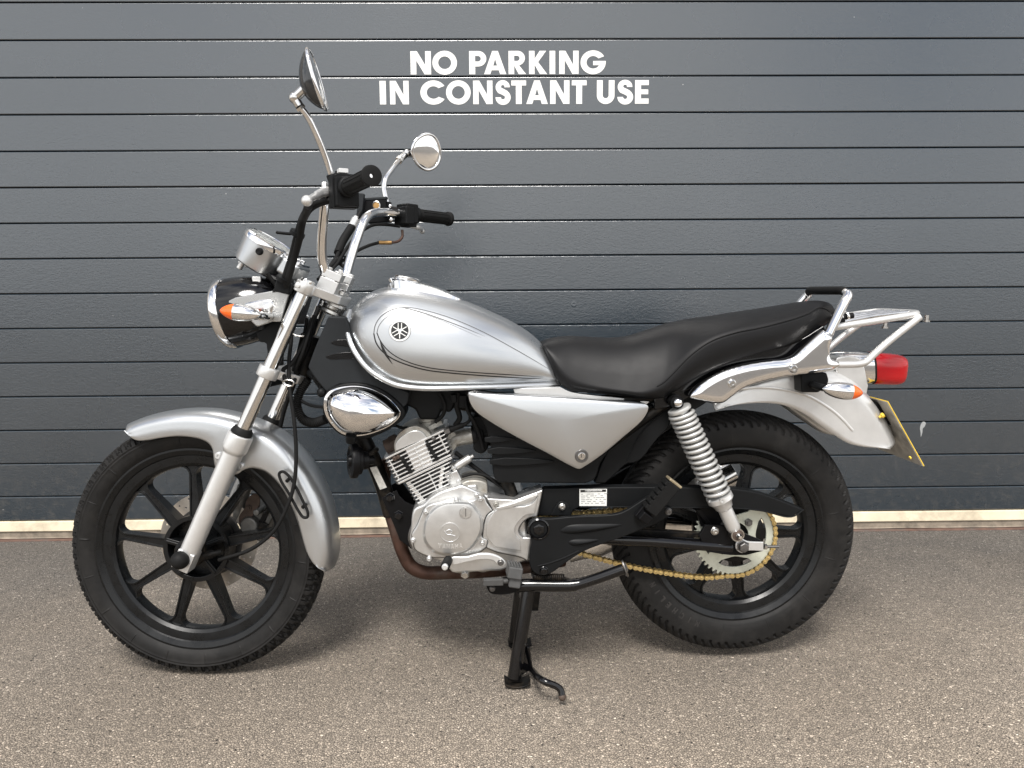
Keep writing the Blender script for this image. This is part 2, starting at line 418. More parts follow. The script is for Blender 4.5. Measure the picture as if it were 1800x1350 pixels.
# ================================================================== SETTING
# ---- asphalt
def asphalt_material():
    m = bpy.data.materials.new('asphalt'); m.use_nodes = True
    t = m.node_tree; b = t.nodes['Principled BSDF']; L = t.links
    tcn = t.nodes.new('ShaderNodeTexCoord')
    def vor(scale, feature='F1', rnd=1.0):
        v = t.nodes.new('ShaderNodeTexVoronoi'); v.feature = feature; v.inputs['Scale'].default_value = scale
        v.inputs['Randomness'].default_value = rnd
        L.new(wv, v.inputs['Vector']); return v
    # warp the cells a little so that the stones are not round
    nw = t.nodes.new('ShaderNodeTexNoise'); nw.inputs['Scale'].default_value = 160; nw.inputs['Detail'].default_value = 2
    L.new(tcn.outputs['Object'], nw.inputs['Vector'])
    sc = t.nodes.new('ShaderNodeVectorMath'); sc.operation = 'SCALE'; sc.inputs['Scale'].default_value = 0.006
    L.new(nw.outputs['Color'], sc.inputs[0])
    ad = t.nodes.new('ShaderNodeVectorMath'); ad.operation = 'ADD'
    L.new(tcn.outputs['Object'], ad.inputs[0]); L.new(sc.outputs['Vector'], ad.inputs[1])
    wv = ad.outputs['Vector']
    v1 = vor(195); v2 = vor(390)
    e1 = vor(195, 'DISTANCE_TO_EDGE')
    # stone colour
    r1 = t.nodes.new('ShaderNodeValToRGB'); cra = r1.color_ramp
    cra.elements[0].position = 0.0; cra.elements[0].color = (0.15, 0.136, 0.12, 1)
    cra.elements[1].position = 1.0; cra.elements[1].color = (0.66, 0.60, 0.53, 1)
    for p, c in ((0.35, (0.20, 0.180, 0.157, 1)), (0.7, (0.27, 0.241, 0.208, 1)), (0.95, (0.36, 0.32, 0.275, 1))):
        e = cra.elements.new(p); e.color = c
    sep = t.nodes.new('ShaderNodeSeparateColor'); L.new(v1.outputs['Color'], sep.inputs[0]); L.new(sep.outputs[0], r1.inputs['Fac'])
    r2 = t.nodes.new('ShaderNodeValToRGB'); r2.color_ramp.elements[0].color = (0.11, 0.10, 0.088, 1); r2.color_ramp.elements[1].color = (0.42, 0.378, 0.33, 1)
    sep2 = t.nodes.new('ShaderNodeSeparateColor'); L.new(v2.outputs['Color'], sep2.inputs[0]); L.new(sep2.outputs[1], r2.inputs['Fac'])
    mx1 = t.nodes.new('ShaderNodeMixRGB'); mx1.inputs['Fac'].default_value = 0.4
    L.new(r1.outputs['Color'], mx1.inputs['Color1']); L.new(r2.outputs['Color'], mx1.inputs['Color2'])
    # scattered pale chippings
    v3 = vor(84); s3 = t.nodes.new('ShaderNodeSeparateColor'); L.new(v3.outputs['Color'], s3.inputs[0])
    c1 = t.nodes.new('ShaderNodeMath'); c1.operation = 'GREATER_THAN'; c1.inputs[1].default_value = 0.94; L.new(s3.outputs[0], c1.inputs[0])
    c2 = t.nodes.new('ShaderNodeMath'); c2.operation = 'LESS_THAN'; c2.inputs[1].default_value = 0.22; L.new(v3.outputs['Distance'], c2.inputs[0])
    c3 = t.nodes.new('ShaderNodeMath'); c3.operation = 'MULTIPLY'; L.new(c1.outputs[0], c3.inputs[0]); L.new(c2.outputs[0], c3.inputs[1])
    d1 = t.nodes.new('ShaderNodeMath'); d1.operation = 'LESS_THAN'; d1.inputs[1].default_value = 0.13; L.new(s3.outputs[1], d1.inputs[0])
    d3 = t.nodes.new('ShaderNodeMath'); d3.operation = 'MULTIPLY'; L.new(d1.outputs[0], d3.inputs[0]); L.new(c2.outputs[0], d3.inputs[1])
    mxa = t.nodes.new('ShaderNodeMixRGB'); mxa.inputs['Color2'].default_value = (0.62, 0.58, 0.52, 1)
    L.new(c3.outputs[0], mxa.inputs['Fac']); L.new(mx1.outputs['Color'], mxa.inputs['Color1'])
    mxb = t.nodes.new('ShaderNodeMixRGB'); mxb.inputs['Color2'].default_value = (0.030, 0.028, 0.027, 1)
    L.new(d3.outputs[0], mxb.inputs['Fac']); L.new(mxa.outputs['Color'], mxb.inputs['Color1']); mx1 = mxb
    # bitumen in the joints
    er = t.nodes.new('ShaderNodeMapRange'); er.inputs['From Max'].default_value = 0.16; er.inputs['To Min'].default_value = 0.12
    L.new(e1.outputs['Distance'], er.inputs['Value'])
    mx2 = t.nodes.new('ShaderNodeMixRGB'); mx2.inputs['Color1'].default_value = (0.026, 0.024, 0.022, 1)
    L.new(er.outputs['Result'], mx2.inputs['Fac']); L.new(mx1.outputs['Color'], mx2.inputs['Color2'])
    # worn / dusty patches, then foreground light painted in as a paler tone
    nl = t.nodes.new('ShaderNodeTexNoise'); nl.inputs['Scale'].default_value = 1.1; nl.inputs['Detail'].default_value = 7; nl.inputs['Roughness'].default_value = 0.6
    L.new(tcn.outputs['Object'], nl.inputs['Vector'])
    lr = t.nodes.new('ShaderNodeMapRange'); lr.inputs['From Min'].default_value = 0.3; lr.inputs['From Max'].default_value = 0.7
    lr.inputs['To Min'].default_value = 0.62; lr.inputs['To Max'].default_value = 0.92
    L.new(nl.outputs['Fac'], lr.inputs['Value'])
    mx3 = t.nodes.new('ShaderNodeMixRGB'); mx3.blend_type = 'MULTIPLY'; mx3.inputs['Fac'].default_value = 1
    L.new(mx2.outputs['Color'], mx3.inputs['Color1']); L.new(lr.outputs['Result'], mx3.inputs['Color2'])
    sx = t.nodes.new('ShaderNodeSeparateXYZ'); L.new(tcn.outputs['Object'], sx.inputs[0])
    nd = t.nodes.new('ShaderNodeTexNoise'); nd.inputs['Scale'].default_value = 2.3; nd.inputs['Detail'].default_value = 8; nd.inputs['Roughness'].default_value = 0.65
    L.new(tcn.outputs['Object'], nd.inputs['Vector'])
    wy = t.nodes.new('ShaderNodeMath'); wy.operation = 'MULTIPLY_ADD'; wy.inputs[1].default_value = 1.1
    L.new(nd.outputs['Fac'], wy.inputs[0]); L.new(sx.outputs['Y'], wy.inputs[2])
    wr = t.nodes.new('ShaderNodeMapRange'); wr.inputs['From Min'].default_value = 1.35; wr.inputs['From Max'].default_value = -0.25  # painted light falloff: darkest by the door, its edge broken by noise
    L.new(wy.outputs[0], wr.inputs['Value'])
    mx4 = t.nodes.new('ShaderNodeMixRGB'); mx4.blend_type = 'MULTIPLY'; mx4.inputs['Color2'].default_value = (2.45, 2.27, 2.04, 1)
    fy = t.nodes.new('ShaderNodeMapRange'); fy.inputs['From Min'].default_value = -6.0; fy.inputs['From Max'].default_value = -2.2  # the painted paling fades out again far from the door
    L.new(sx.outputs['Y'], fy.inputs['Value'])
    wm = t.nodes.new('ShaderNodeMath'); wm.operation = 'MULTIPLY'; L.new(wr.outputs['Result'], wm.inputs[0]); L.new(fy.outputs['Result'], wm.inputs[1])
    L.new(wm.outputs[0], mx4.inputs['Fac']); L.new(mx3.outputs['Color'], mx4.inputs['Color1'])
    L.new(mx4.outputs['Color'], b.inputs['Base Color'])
    b.inputs['Roughness'].default_value = 0.78; b.inputs['Specular IOR Level'].default_value = 0.35
    # relief
    hm = t.nodes.new('ShaderNodeMath'); hm.operation = 'MINIMUM'; hm.inputs[1].default_value = 0.32
    L.new(e1.outputs['Distance'], hm.inputs[0])
    sc1 = t.nodes.new('ShaderNodeMath'); sc1.operation = 'MULTIPLY'; sc1.inputs[1].default_value = 1.6; L.new(hm.outputs[0], sc1.inputs[0])
    rb = t.nodes.new('ShaderNodeMath'); rb.operation = 'MULTIPLY_ADD'; rb.inputs[1].default_value = 0.55
    L.new(sep.outputs[2], rb.inputs[0]); L.new(sc1.outputs[0], rb.inputs[2])
    n3 = t.nodes.new('ShaderNodeTexNoise'); n3.inputs['Scale'].default_value = 520; n3.inputs['Detail'].default_value = 3
    L.new(tcn.outputs['Object'], n3.inputs['Vector'])
    rb2 = t.nodes.new('ShaderNodeMath'); rb2.operation = 'MULTIPLY_ADD'; rb2.inputs[1].default_value = 0.5
    L.new(n3.outputs['Fac'], rb2.inputs[0]); L.new(rb.outputs[0], rb2.inputs[2])
    bp = t.nodes.new('ShaderNodeBump'); bp.inputs['Strength'].default_value = 1.0; bp.inputs['Distance'].default_value = 0.0045
    L.new(rb2.outputs[0], bp.inputs['Height']); L.new(bp.outputs['Normal'], b.inputs['Normal'])
    return m
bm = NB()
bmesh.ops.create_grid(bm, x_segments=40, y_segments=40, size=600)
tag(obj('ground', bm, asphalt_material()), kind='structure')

# ---- sectional door
WY, WA, Z0, PITCHZ = 1.0045, 0.0365, 1.9128, 0.125
wn = Vector((math.sin(WA), math.cos(WA), 0)); wc = Vector((0, WY, 0))
def D(px, py, w=0.0):       # door-local coordinates of a picture point on the door's face
    p = on_plane(px, py, wn, wc + wn*w) - wc
    return Vector((p.x*math.cos(WA) - p.y*math.sin(WA), w, p.z))
def door_material():
    m = bpy.data.materials.new('door_paint'); m.use_nodes = True
    t = m.node_tree; b = t.nodes['Principled BSDF']; L = t.links
    tcn = t.nodes.new('ShaderNodeTexCoord'); mp = t.nodes.new('ShaderNodeMapping')
    geo = t.nodes.new('ShaderNodeNewGeometry')
    mp.inputs['Scale'].default_value = (0.42, 1, 1)
    L.new(geo.outputs['Position'], mp.inputs['Vector'])
    n = t.nodes.new('ShaderNodeTexNoise'); n.inputs['Scale'].default_value = 150; n.inputs['Detail'].default_value = 4
    n.inputs['Roughness'].default_value = 0.55; n.inputs['Distortion'].default_value = 0.9
    L.new(mp.outputs['Vector'], n.inputs['Vector'])
    bp = t.nodes.new('ShaderNodeBump'); bp.inputs['Strength'].default_value = 0.6; bp.inputs['Distance'].default_value = 0.0008
    L.new(n.outputs['Fac'], bp.inputs['Height']); L.new(bp.outputs['Normal'], b.inputs['Normal'])
    b.inputs['Base Color'].default_value = (0.007, 0.016, 0.025, 1)
    b.inputs['Coat Weight'].default_value = 1.0; b.inputs['Coat Roughness'].default_value = 0.23; b.inputs['Coat IOR'].default_value = 1.6
    L.new(bp.outputs['Normal'], b.inputs['Coat Normal'])
    # dusty film: larger noise
    nl = t.nodes.new('ShaderNodeTexNoise'); nl.inputs['Scale'].default_value = 3.0; nl.inputs['Detail'].default_value = 8
    L.new(geo.outputs['Position'], nl.inputs['Vector'])
    lr = t.nodes.new('ShaderNodeMapRange'); lr.inputs['From Min'].default_value = 0.35; lr.inputs['From Max'].default_value = 0.7
    lr.inputs['To Min'].default_value = 0.24; lr.inputs['To Max'].default_value = 0.32
    L.new(nl.outputs['Fac'], lr.inputs['Value']); L.new(lr.outputs['Result'], b.inputs['Roughness'])
    # little pale specks and scuffs
    v = t.nodes.new('ShaderNodeTexVoronoi'); v.inputs['Scale'].default_value = 9; L.new(geo.outputs['Position'], v.inputs['Vector'])
    sp = t.nodes.new('ShaderNodeMapRange'); sp.inputs['From Min'].default_value = 0.022; sp.inputs['From Max'].default_value = 0.012
    L.new(v.outputs['Distance'], sp.inputs['Value'])
    mx = t.nodes.new('ShaderNodeMixRGB'); mx.inputs['Color1'].default_value = (0.007, 0.016, 0.025, 1); mx.inputs['Color2'].default_value = (0.3, 0.3, 0.29, 1)
    L.new(sp.outputs['Result'], mx.inputs['Fac'])
    # splash dirt thrown up from the ground
    sz_ = t.nodes.new('ShaderNodeSeparateXYZ'); L.new(geo.outputs['Position'], sz_.inputs[0])
    zr = t.nodes.new('ShaderNodeMapRange'); zr.inputs['From Min'].default_value = 0.42; zr.inputs['From Max'].default_value = 0.06; L.new(sz_.outputs['Z'], zr.inputs['Value'])
    nd = t.nodes.new('ShaderNodeTexNoise'); nd.inputs['Scale'].default_value = 34; nd.inputs['Detail'].default_value = 9; nd.inputs['Roughness'].default_value = 0.75; L.new(geo.outputs['Position'], nd.inputs['Vector'])
    nr = t.nodes.new('ShaderNodeMapRange'); nr.inputs['From Min'].default_value = 0.5; nr.inputs['From Max'].default_value = 0.75; nr.inputs['To Max'].default_value = 0.55; L.new(nd.outputs['Fac'], nr.inputs['Value'])
    dm = t.nodes.new('ShaderNodeMath'); dm.operation = 'MULTIPLY'; L.new(zr.outputs['Result'], dm.inputs[0]); L.new(nr.outputs['Result'], dm.inputs[1])
    md = t.nodes.new('ShaderNodeMixRGB'); md.inputs['Color2'].default_value = (0.10, 0.092, 0.08, 1); L.new(dm.outputs[0], md.inputs['Fac']); L.new(mx.outputs['Color'], md.inputs['Color1'])
    L.new(md.outputs['Color'], b.inputs['Base Color'])
    b.inputs['Specular IOR Level'].default_value = 1.0
    return m
M['door'] = door_material()
M['door_gap'] = mat('door_gap', (0.010, 0.011, 0.012), 0.6)
door = empty('garage_door', wc, rotz=-WA)
tag(door, 'dark grey ribbed sectional garage door behind the motorcycle, with white lettering', 'garage door')
XL, XR = -2.6, 2.8
def slat(z1, z0, sec_top, sec_bot):
    """one rib: flat face, rolled edges, a deeper return where two sections meet"""
    h = z1-z0; g = 0.0010; e = 0.0045; d = 0.0042
    ta, tb2 = random.uniform(-.0004, .0004), random.uniform(-.0004, .0004)
    prof = [(0.012, z1-g*0.6), (0.0040, z1-g), (ta+.0004, z1-g-.0028), (ta, z1-g-.0038), (tb2, z0+g+.003), (0.0008, z0+g+.001), (d, z0+g), (0.012, z0+g*0.6)]
    if sec_top: prof[0] = (0.03, z1-g*1.6); prof[1] = (d, z1-g*1.6)
    if sec_bot: prof[-1] = (0.03, z0+g*1.6); prof[-2] = (d, z0+g*1.6)
    bm = NB()
    loft(bm, [[Vector((x, y, z)) for (y, z) in prof] for x in (XL, XR)], closed=False, caps=False)
    bm.faces.ensure_lookup_table(); bm.faces[1].material_index = 1; bm.faces[2].material_index = 1
    return bm
M['door_edge_highlight'] = mat('door_edge_highlight', (0.16, 0.175, 0.185), 0.55, 0.0, spec=0.3, var=0.2, vscale=12)  # painted highlight: edges much paler than the door, as if catching the sky
DOOR_BOT = 0.5*(D(2, 916.6).z + D(1722, 895.3).z)
k = -5
while True:
    z1 = Z0 - PITCHZ*k; z0 = Z0 - PITCHZ*(k+1)
    last = z0 < DOOR_BOT+0.02
    if last: z0 = DOOR_BOT
    obj('door_slat', slat(z1, z0, k % 5 == 0, (k+1) % 5 == 0), [M['door'], M['door_edge_highlight']], door, sharp=9, recalc=True)
    k += 1
    if last: break
ZTOP = Z0 + PITCHZ*5
bm = NB(); box(bm, Vector(((XL+XR)/2, 0.0341, (ZTOP+DOOR_BOT)/2)), XR-XL, 0.040, ZTOP-DOOR_BOT)
obj('door_core', bm, M['door_gap'], door)

# lettering, cut from vinyl: geometric bold capitals drawn as outlines (unit cap height)
def arc(cx, cy, r, a0, a1, n=20, ry=None):
    return [(cx+r*math.cos(R(lerp(a0, a1, i/n))), cy+(ry or r)*math.sin(R(lerp(a0, a1, i/n)))) for i in range(n+1)]
TH = 0.245
def g_I(): return 0.245, [[(0, 0), (TH, 0), (TH, 1), (0, 1)]]
def g_N(): return 0.80, [[(0, 0), (.225, 0), (.225, .60), (.545, 0), (.80, 0), (.80, 1), (.575, 1), (.575, .40), (.255, 1), (0, 1)]]
def g_O(): return 1.0, [arc(.5, .5, .515, 0, 360, 40)[:-1], arc(.5, .5, .27, 0, 360, 36)[:-1]]
def g_P(): return 0.70, [[(0, 0), (TH, 0), (TH, .335), (.36, .335)]+arc(.37, .667, .333, -88, 90, 16)+[(0, 1)],
                         [(TH, .55), (TH, .785), (.36, .785)]+arc(.36, .6675, .1175, 90, -90, 10)]
def g_A(): return 0.93, [[(0, 0), (.26, 0), (.315, .17), (.615, .17), (.67, 0), (.93, 0), (.585, 1), (.345, 1)], [(.385, .37), (.465, .65), (.545, .37)]]
def g_R(): return 0.74, [[(0, 0), (TH, 0), (TH, .37), (.44, 0), (.76, 0), (.46, .375)]+arc(.40, .69, .31, -60, 90, 14)+[(0, 1)],
                         [(TH, .57), (TH, .79), (.37, .79)]+arc(.37, .68, .11, 90, -90, 10)]
def g_K(): return 0.78, [[(0, 0), (TH, 0), (TH, .40), (.48, 0), (.80, 0), (.40, .52), (.76, 1), (.47, 1), (TH, .66), (TH, 1), (0, 1)]]
def g_G(): return 1.0, [arc(.5, .5, .515, 30, 360, 36)+[(1.015, .56), (.50, .56), (.50, .375), (.735, .375)]+arc(.5, .5, .27, -28, -322, 30)]
def g_C(): return 0.96, [arc(.5, .5, .515, 33, 327, 34)+arc(.5, .5, .265, 317, 43, 30)]
def g_S():
    o = [(.02, .29), (.255, .29)]+arc(.34, .285, .085, 180, 400, 10)+[(.30, .40)]+[(.14, .47)]+arc(.335, .715, .30, 215, 20, 18)[0:]
    top = [(.63, .71), (.40, .71)]+arc(.335, .735, .075, -10, 215, 8)+[(.40, .63), (.53, .56)]
    bot = arc(.345, .285, .32, 52, -180, 22)
    return 0.67, [o+top+bot]
def g_T(): return 0.62, [[(.1875, 0), (.4325, 0), (.4325, .785), (.62, .785), (.62, 1), (0, 1), (0, .785), (.1875, .785)]]
def g_U(): return 0.74, [[(0, 1), (0, .37)]+arc(.37, .36, .37, 180, 360, 20)+[(.74, 1), (.495, 1), (.495, .36)]+arc(.37, .36, .125, 360, 180, 12)+[(.245, 1)]]
def g_E(): return 0.56, [[(0, 0), (.56, 0), (.56, .22), (TH, .22), (TH, .40), (.54, .40), (.54, .605), (TH, .605), (TH, .785), (.56, .785), (.56, 1), (0, 1)]]
def g_Y(): return 0.80, [[(.28, 0), (.52, 0), (.52, .42), (.80, 1), (.54, 1), (.40, .66), (.26, 1), (0, 1), (.28, .42)]]
def g_M(): return 0.95, [[(0, 0), (.22, 0), (.22, .6), (.475, .05), (.73, .6), (.73, 0), (.95, 0), (.95, 1), (.73, 1), (.475, .45), (.22, 1), (0, 1)]]
def g_H(): return 0.75, [[(0, 0), (.23, 0), (.23, .4), (.52, .4), (.52, 0), (.75, 0), (.75, 1), (.52, 1), (.52, .6), (.23, .6), (.23, 1), (0, 1)]]
def g_L(): return 0.56, [[(0, 0), (.56, 0), (.56, .22), (TH, .22), (TH, 1), (0, 1)]]
def g_F(): return 0.56, [[(0, 0), (TH, 0), (TH, .40), (.54, .40), (.54, .605), (TH, .605), (TH, .785), (.56, .785), (.56, 1), (0, 1)]]
GL = dict(I=g_I, N=g_N, O=g_O, P=g_P, A=g_A, R=g_R, K=g_K, G=g_G, C=g_C, S=g_S, T=g_T, U=g_U, E=g_E, Y=g_Y, M=g_M, H=g_H, L=g_L, F=g_F)
def text_loops(s, x, y, cap, width=None, gap=0.09, space=0.42, xs=None):
    adv = []; X = 0
    for i, c in enumerate(s):
        if c == ' ': X += space; adv.append(X); continue
        wd, _ = GL[c](); adv.append(X); X += wd+gap
    tot = X-gap; k = (width/tot if width else cap)
    res = []
    for c, a in zip(s, adv):
        if c == ' ': continue
        pos = a*k
        for lp in GL[c]()[1]: res.append([(x+pos+p[0]*k, y+p[1]*cap) for p in lp])
    return res
vin = -0.0012
# each letter keeps its own measured place on the door
rows = [('NOPARKING', [(722, 758), (761, 803), (825, 855), (851, 890), (894, 924), (930, 961), (966, 976), (983, 1017), (1021, 1064)], 90, 131),
        ('INCONSTANTUSE', [(668, 679), (686, 719), (740, 783), (785, 827), (832, 866), (870, 898), (899, 925), (925, 963), (967, 1001), (1005, 1031), (1049, 1080), (1084, 1113), (1116, 1140)], 142, 183.5)]
for s, spans, yt, yb in rows:
    for ch, (xa, xb) in zip(s, spans):
        ya, yb2 = yt-(xa-722)*0.003, yb-(xa-722)*0.003
        a, b = D(xa, yb2, vin), D(xb, yb2, vin); z1 = D(xa, ya, vin).z; cap = z1-a.z
        wd, lps = GL[ch](); kx = (b.x-a.x)/wd
        me = shape2d([[(p[0]*kx, p[1]*cap) for p in lp] for lp in lps], 0.0008)
        o = obj('letter', me, M['white'], door, sharp=30, matrix=Matrix.Translation(Vector((a.x, vin, a.z))) @ Matrix.Rotation(PI/2, 4, 'X'))

# small dent and a dried splash on the door
def blob(pts, w, th=0.0008):
    bm = NB(); lp = [D(p[0], p[1], w) for p in cr(pts, 3, True)]
    prism(bm, lp, Vector((0, -th, 0))); return bm
M['splash'] = mat('dried_splash', (0.30, 0.31, 0.31), 0.6, var=0.2, vscale=200)
obj('paint_splash', blob([(1619, 745), (1623, 741), (1627, 743), (1625, 750), (1622, 753), (1621, 761), (1618.5, 768), (1618, 760), (1617, 753)], -0.0004), M['splash'], door)
bm = NB(); p = D(1009, 535, -0.0002); lathe(bm, [(0.011, 0.0), (0.008, 0.0006), (0.004, -0.0002), (0, 0.0003)], p, Vector((0, -1, 0)), 14, caps=False)
obj('dent', bm, M['door'], door, sharp=0)

# ---- threshold below the door
M['cream'] = mat('cream_paint', (0.60, 0.525, 0.385), 0.6, var=0.14, vscale=9, dirt=((0.24, 0.19, 0.13), 0.75, 7), bump=(300, 0.15, 0.0006))
M['grime'] = mat('grimy_concrete', (0.24, 0.20, 0.155), 0.75, var=0.35, vscale=22, dirt=((0.06, 0.055, 0.045), 0.8, 16), bump=(260, 0.3, 0.001))
M['oxide'] = mat('red_oxide_edge', (0.11, 0.062, 0.045), 0.8, var=0.35, vscale=30, dirt=((0.10, 0.09, 0.08), 0.9, 14), bump=(260, 0.4, 0.0012))
zc1 = DOOR_BOT-0.002; zc0 = 0.5*(D(2, 934.5).z + D(1722, 912.7).z)
sill = empty('door_threshold', wc, rotz=-WA)
tag(sill, 'cream painted threshold strip with a grimy lower edge under the garage door', 'threshold')
def strip(name, prof, mt, w=0.0):
    bm = NB(); n = 60; rings = []
    for i in range(n+1):
        x = lerp(XL, XR, i/n)
        rings.append([Vector((x, y, z + (w*math.sin(i*1.7)*math.cos(i*0.6) if j in (0, 1) else 0))) for j, (y, z) in enumerate(prof)])
    loft(bm, rings, closed=True, caps=True)
    return obj(name, bm, mt, sill, sharp=30)
strip('painted_face', [(-0.012, zc0), (-0.014, zc0+0.003), (-0.006, zc1-0.003), (-0.003, zc1), (0.05, zc1), (0.05, zc0)], M['cream'])
strip('dirty_base', [(-0.010, 0.0045), (-0.014, 0.0065), (-0.0085, 0.009), (-0.008, zc0-0.0015), (0.05, zc0-0.0015), (0.05, 0.0045)], M['grime'], 0.0012)
strip('oxide_edge', [(-0.030, 0.0015), (-0.026, 0.0035), (-0.004, 0.0042), (0.05, 0.0042), (0.05, -0.02), (-0.030, -0.02)], M['oxide'], 0.001)
# the building that holds the door
M['brick_wall'] = mat('building_render', (0.30, 0.28, 0.26), 0.8, var=0.1, vscale=4, bump=(120, 0.3, 0.002))
bld = empty('unit_building', wc, rotz=-WA)
tag(bld, 'plain industrial unit wall around and above the garage door', 'building')
for x0, x1, z0, z1 in ((-9, XL-0.002, 0, 5), (XR+0.002, 9, 0, 5), (XL-0.002, XR+0.002, ZTOP+0.004, 5)):
    bm = NB(); box(bm, Vector(((x0+x1)/2, 0.12, (z0+z1)/2)), x1-x0, 0.30, z1-z0); obj('wall', bm, M['brick_wall'], bld)
bm = NB(); box(bm, Vector((0, 4.2, 2.5)), 18, 7.7, 5.0); obj('unit_body', bm, M['brick_wall'], bld)
# ================================================================== MOTORCYCLE: FRONT END
bike = empty('motorcycle')
tag(bike, 'silver motorcycle with black seat and cast wheels standing on its centre stand', 'motorcycle')
UP = Vector((0, 0, 1))

class Frame:
    """a wheel's own frame: X to the rear, Z up, axle along n"""
    def __init__(s, c, n):
        s.c = c; s.n = n.normalized(); s.X = (Vector((1, 0, 0))-s.n*s.n.x).normalized(); s.Z = s.X.cross(s.n)
        if s.Z.z < 0: s.Z = -s.Z
        s.M = Matrix((s.X, s.Z, -s.n)).transposed().to_4x4(); s.M.translation = c   # local x, y in the wheel's plane, z towards the near side
    def p(s, r, a, w): return s.c + (s.X*math.cos(a)+s.Z*math.sin(a))*r + s.n*w
    def polar(s, q):
        d = q-s.c; return math.hypot(d.dot(s.X), d.dot(s.Z)), math.atan2(d.dot(s.Z), d.dot(s.X)), d.dot(s.n)

def tyre_bm(F, prof, nseg, depth):
    """prof = list of (r, w) from bead to bead; depth(angle 0..1 turn, i/len, r, w) = how far the surface is cut in"""
    bm = NB(); m = len(prof); V = []
    nr = []
    for i in range(m):
        a = Vector(prof[max(i-1, 0)]); b = Vector(prof[min(i+1, m-1)]); d = (b-a).normalized(); nr.append((d.y, -d.x))
    for k in range(nseg):
        an = 2*PI*k/nseg; row = []
        for i, (r, w) in enumerate(prof):
            d = depth(k/nseg, i/(m-1), r, w)
            row.append(bm.verts.new(F.p(r-nr[i][0]*d, an, w-nr[i][1]*d)))
        V.append(row)
    for k in range(nseg):
        a, b = V[k], V[(k+1) % nseg]
        for i in range(m-1): bm.faces.new((a[i], a[i+1], b[i+1], b[i]))
    return bm

def prof_fine(pts, n):
    P = cr([Vector((a, b)) for a, b in pts], 12)
    # resample evenly
    L = [0]
    for a, b in zip(P, P[1:]): L.append(L[-1]+(b-a).length)
    res = []
    for i in range(n):
        t = L[-1]*i/(n-1); j = 0
        while j < len(L)-2 and L[j+1] < t: j += 1
        f = (t-L[j])/max(L[j+1]-L[j], 1e-9); q = P[j].lerp(P[j+1], f); res.append((q.x, q.y))
    return res

def rim_bm(F, prof, seg=96):
    bm = NB(); rings = []
    for (r, w) in prof: rings.append([bm.verts.new(F.p(r, 2*PI*k/seg, w)) for k in range(seg)])
    for i in range(len(rings)):
        a, b = rings[i], rings[(i+1) % len(rings)]
        for k in range(seg): bm.faces.new((a[k], a[(k+1) % seg], b[(k+1) % seg], b[k]))
    return bm

def spoke_bm(r0, r1, h0, h1, flare, t0, t1, fillet=0.020):
    """flat cast spoke along +X in local coordinates, web flared into the rim, hollowed face"""
    bm = NB(); side = [(r0, h0), (lerp(r0, r1, .45), lerp(h0, h1, .5)), (r1-fillet, h1)]
    for i in range(1, 6):
        a = i/5*PI/2; side.append((r1-fillet+fillet*math.sin(a)*0.98, h1+flare*(1-math.cos(a))))
    side.append((r1+0.006, h1+flare))
    loop = [(x, y) for x, y in side]+[(x, -y) for x, y in side[::-1]]
    f = [bm.verts.new((x, y, lerp(t0, t1, (x-r0)/(r1-r0)))) for x, y in loop]
    b = [bm.verts.new((x, y, -lerp(t0, t1, (x-r0)/(r1-r0)))) for x, y in loop]
    n = len(loop)
    F1 = bm.faces.new(f); F2 = bm.faces.new(b[::-1])
    for i in range(n): bm.faces.new((f[(i+1) % n], f[i], b[i], b[(i+1) % n]))
    bmesh.ops.recalc_face_normals(bm, faces=bm.faces[:])
    for q in (F1, F2):
        bmesh.ops.inset_region(bm, faces=[q], thickness=0.0035, depth=0.0)
        bmesh.ops.inset_region(bm, faces=[q], thickness=0.0018, depth=-0.0030)
    return bm

# ---- front wheel
fw_c = S(341.6, 966.5, -0.030) + NS*0.030
FW = Frame(fw_c, NS)
RT = fw_c.z + 0.001
front_wheel = empty('front_wheel', parent=bike)
RR = 0.2425
prof = prof_fine([(RR-.006, -.024), (RR+.001, -.0315), (RR+.012, -.0385), (RR+.026, -.0415), (RT-.021, -.0400), (RT-.0125, -.0345), (RT-.0045, -.021), (RT, 0),
                  (RT-.0045, .021), (RT-.0125, .0345), (RT-.021, .0400), (RR+.026, .0415), (RR+.012, .0385), (RR+.001, .0315), (RR-.006, .024)], 64)
def front_tread(a, t, r, w):
    s = abs(w)/0.0345; d = 0.0
    if r > RT-0.0245:
        n = 68; ph = a*n; row = int(s*3.2)
        zig = 0.18*math.sin(ph*2*PI+row*2.1)
        q = (s*3.2+zig) % 1.0
        if q < 0.24: d = 0.0060
        q2 = (ph + (0.5 if row % 2 else 0) + 0.12*math.sin(s*9) + (0.25 if w > 0 else 0)) % 1.0
        if q2 < 0.28: d = max(d, 0.0055)
        if row >= 2 and ((ph*2+0.3) % 1.0) < 0.26: d = max(d, 0.0050)
        if r < RT-0.022: d *= 0.6
    else:
        for rr_, hh in ((RT-.0265, -0.0013), (RR+.030, -0.0010), (RR+.0075, -0.0010)):
            if abs(r-rr_) < 0.0011: d = hh
        if RR+.010 < r < RR+.030 and (a*18+0.3) % 1.0 < 0.022: d = -0.0012
    return d
M['tyre'] = mat('tyre_rubber', (0.0105, 0.0101, 0.0098), 0.60, 0.0, spec=0.2, var=0.3, vscale=30, rvar=0.08, dirt=((0.028, 0.026, 0.024), 0.5, 16), bump=(900, 0.15, 0.0004))
obj('tyre', tyre_bm(FW, prof, 1088, front_tread), M['tyre'], front_wheel, sharp=32)
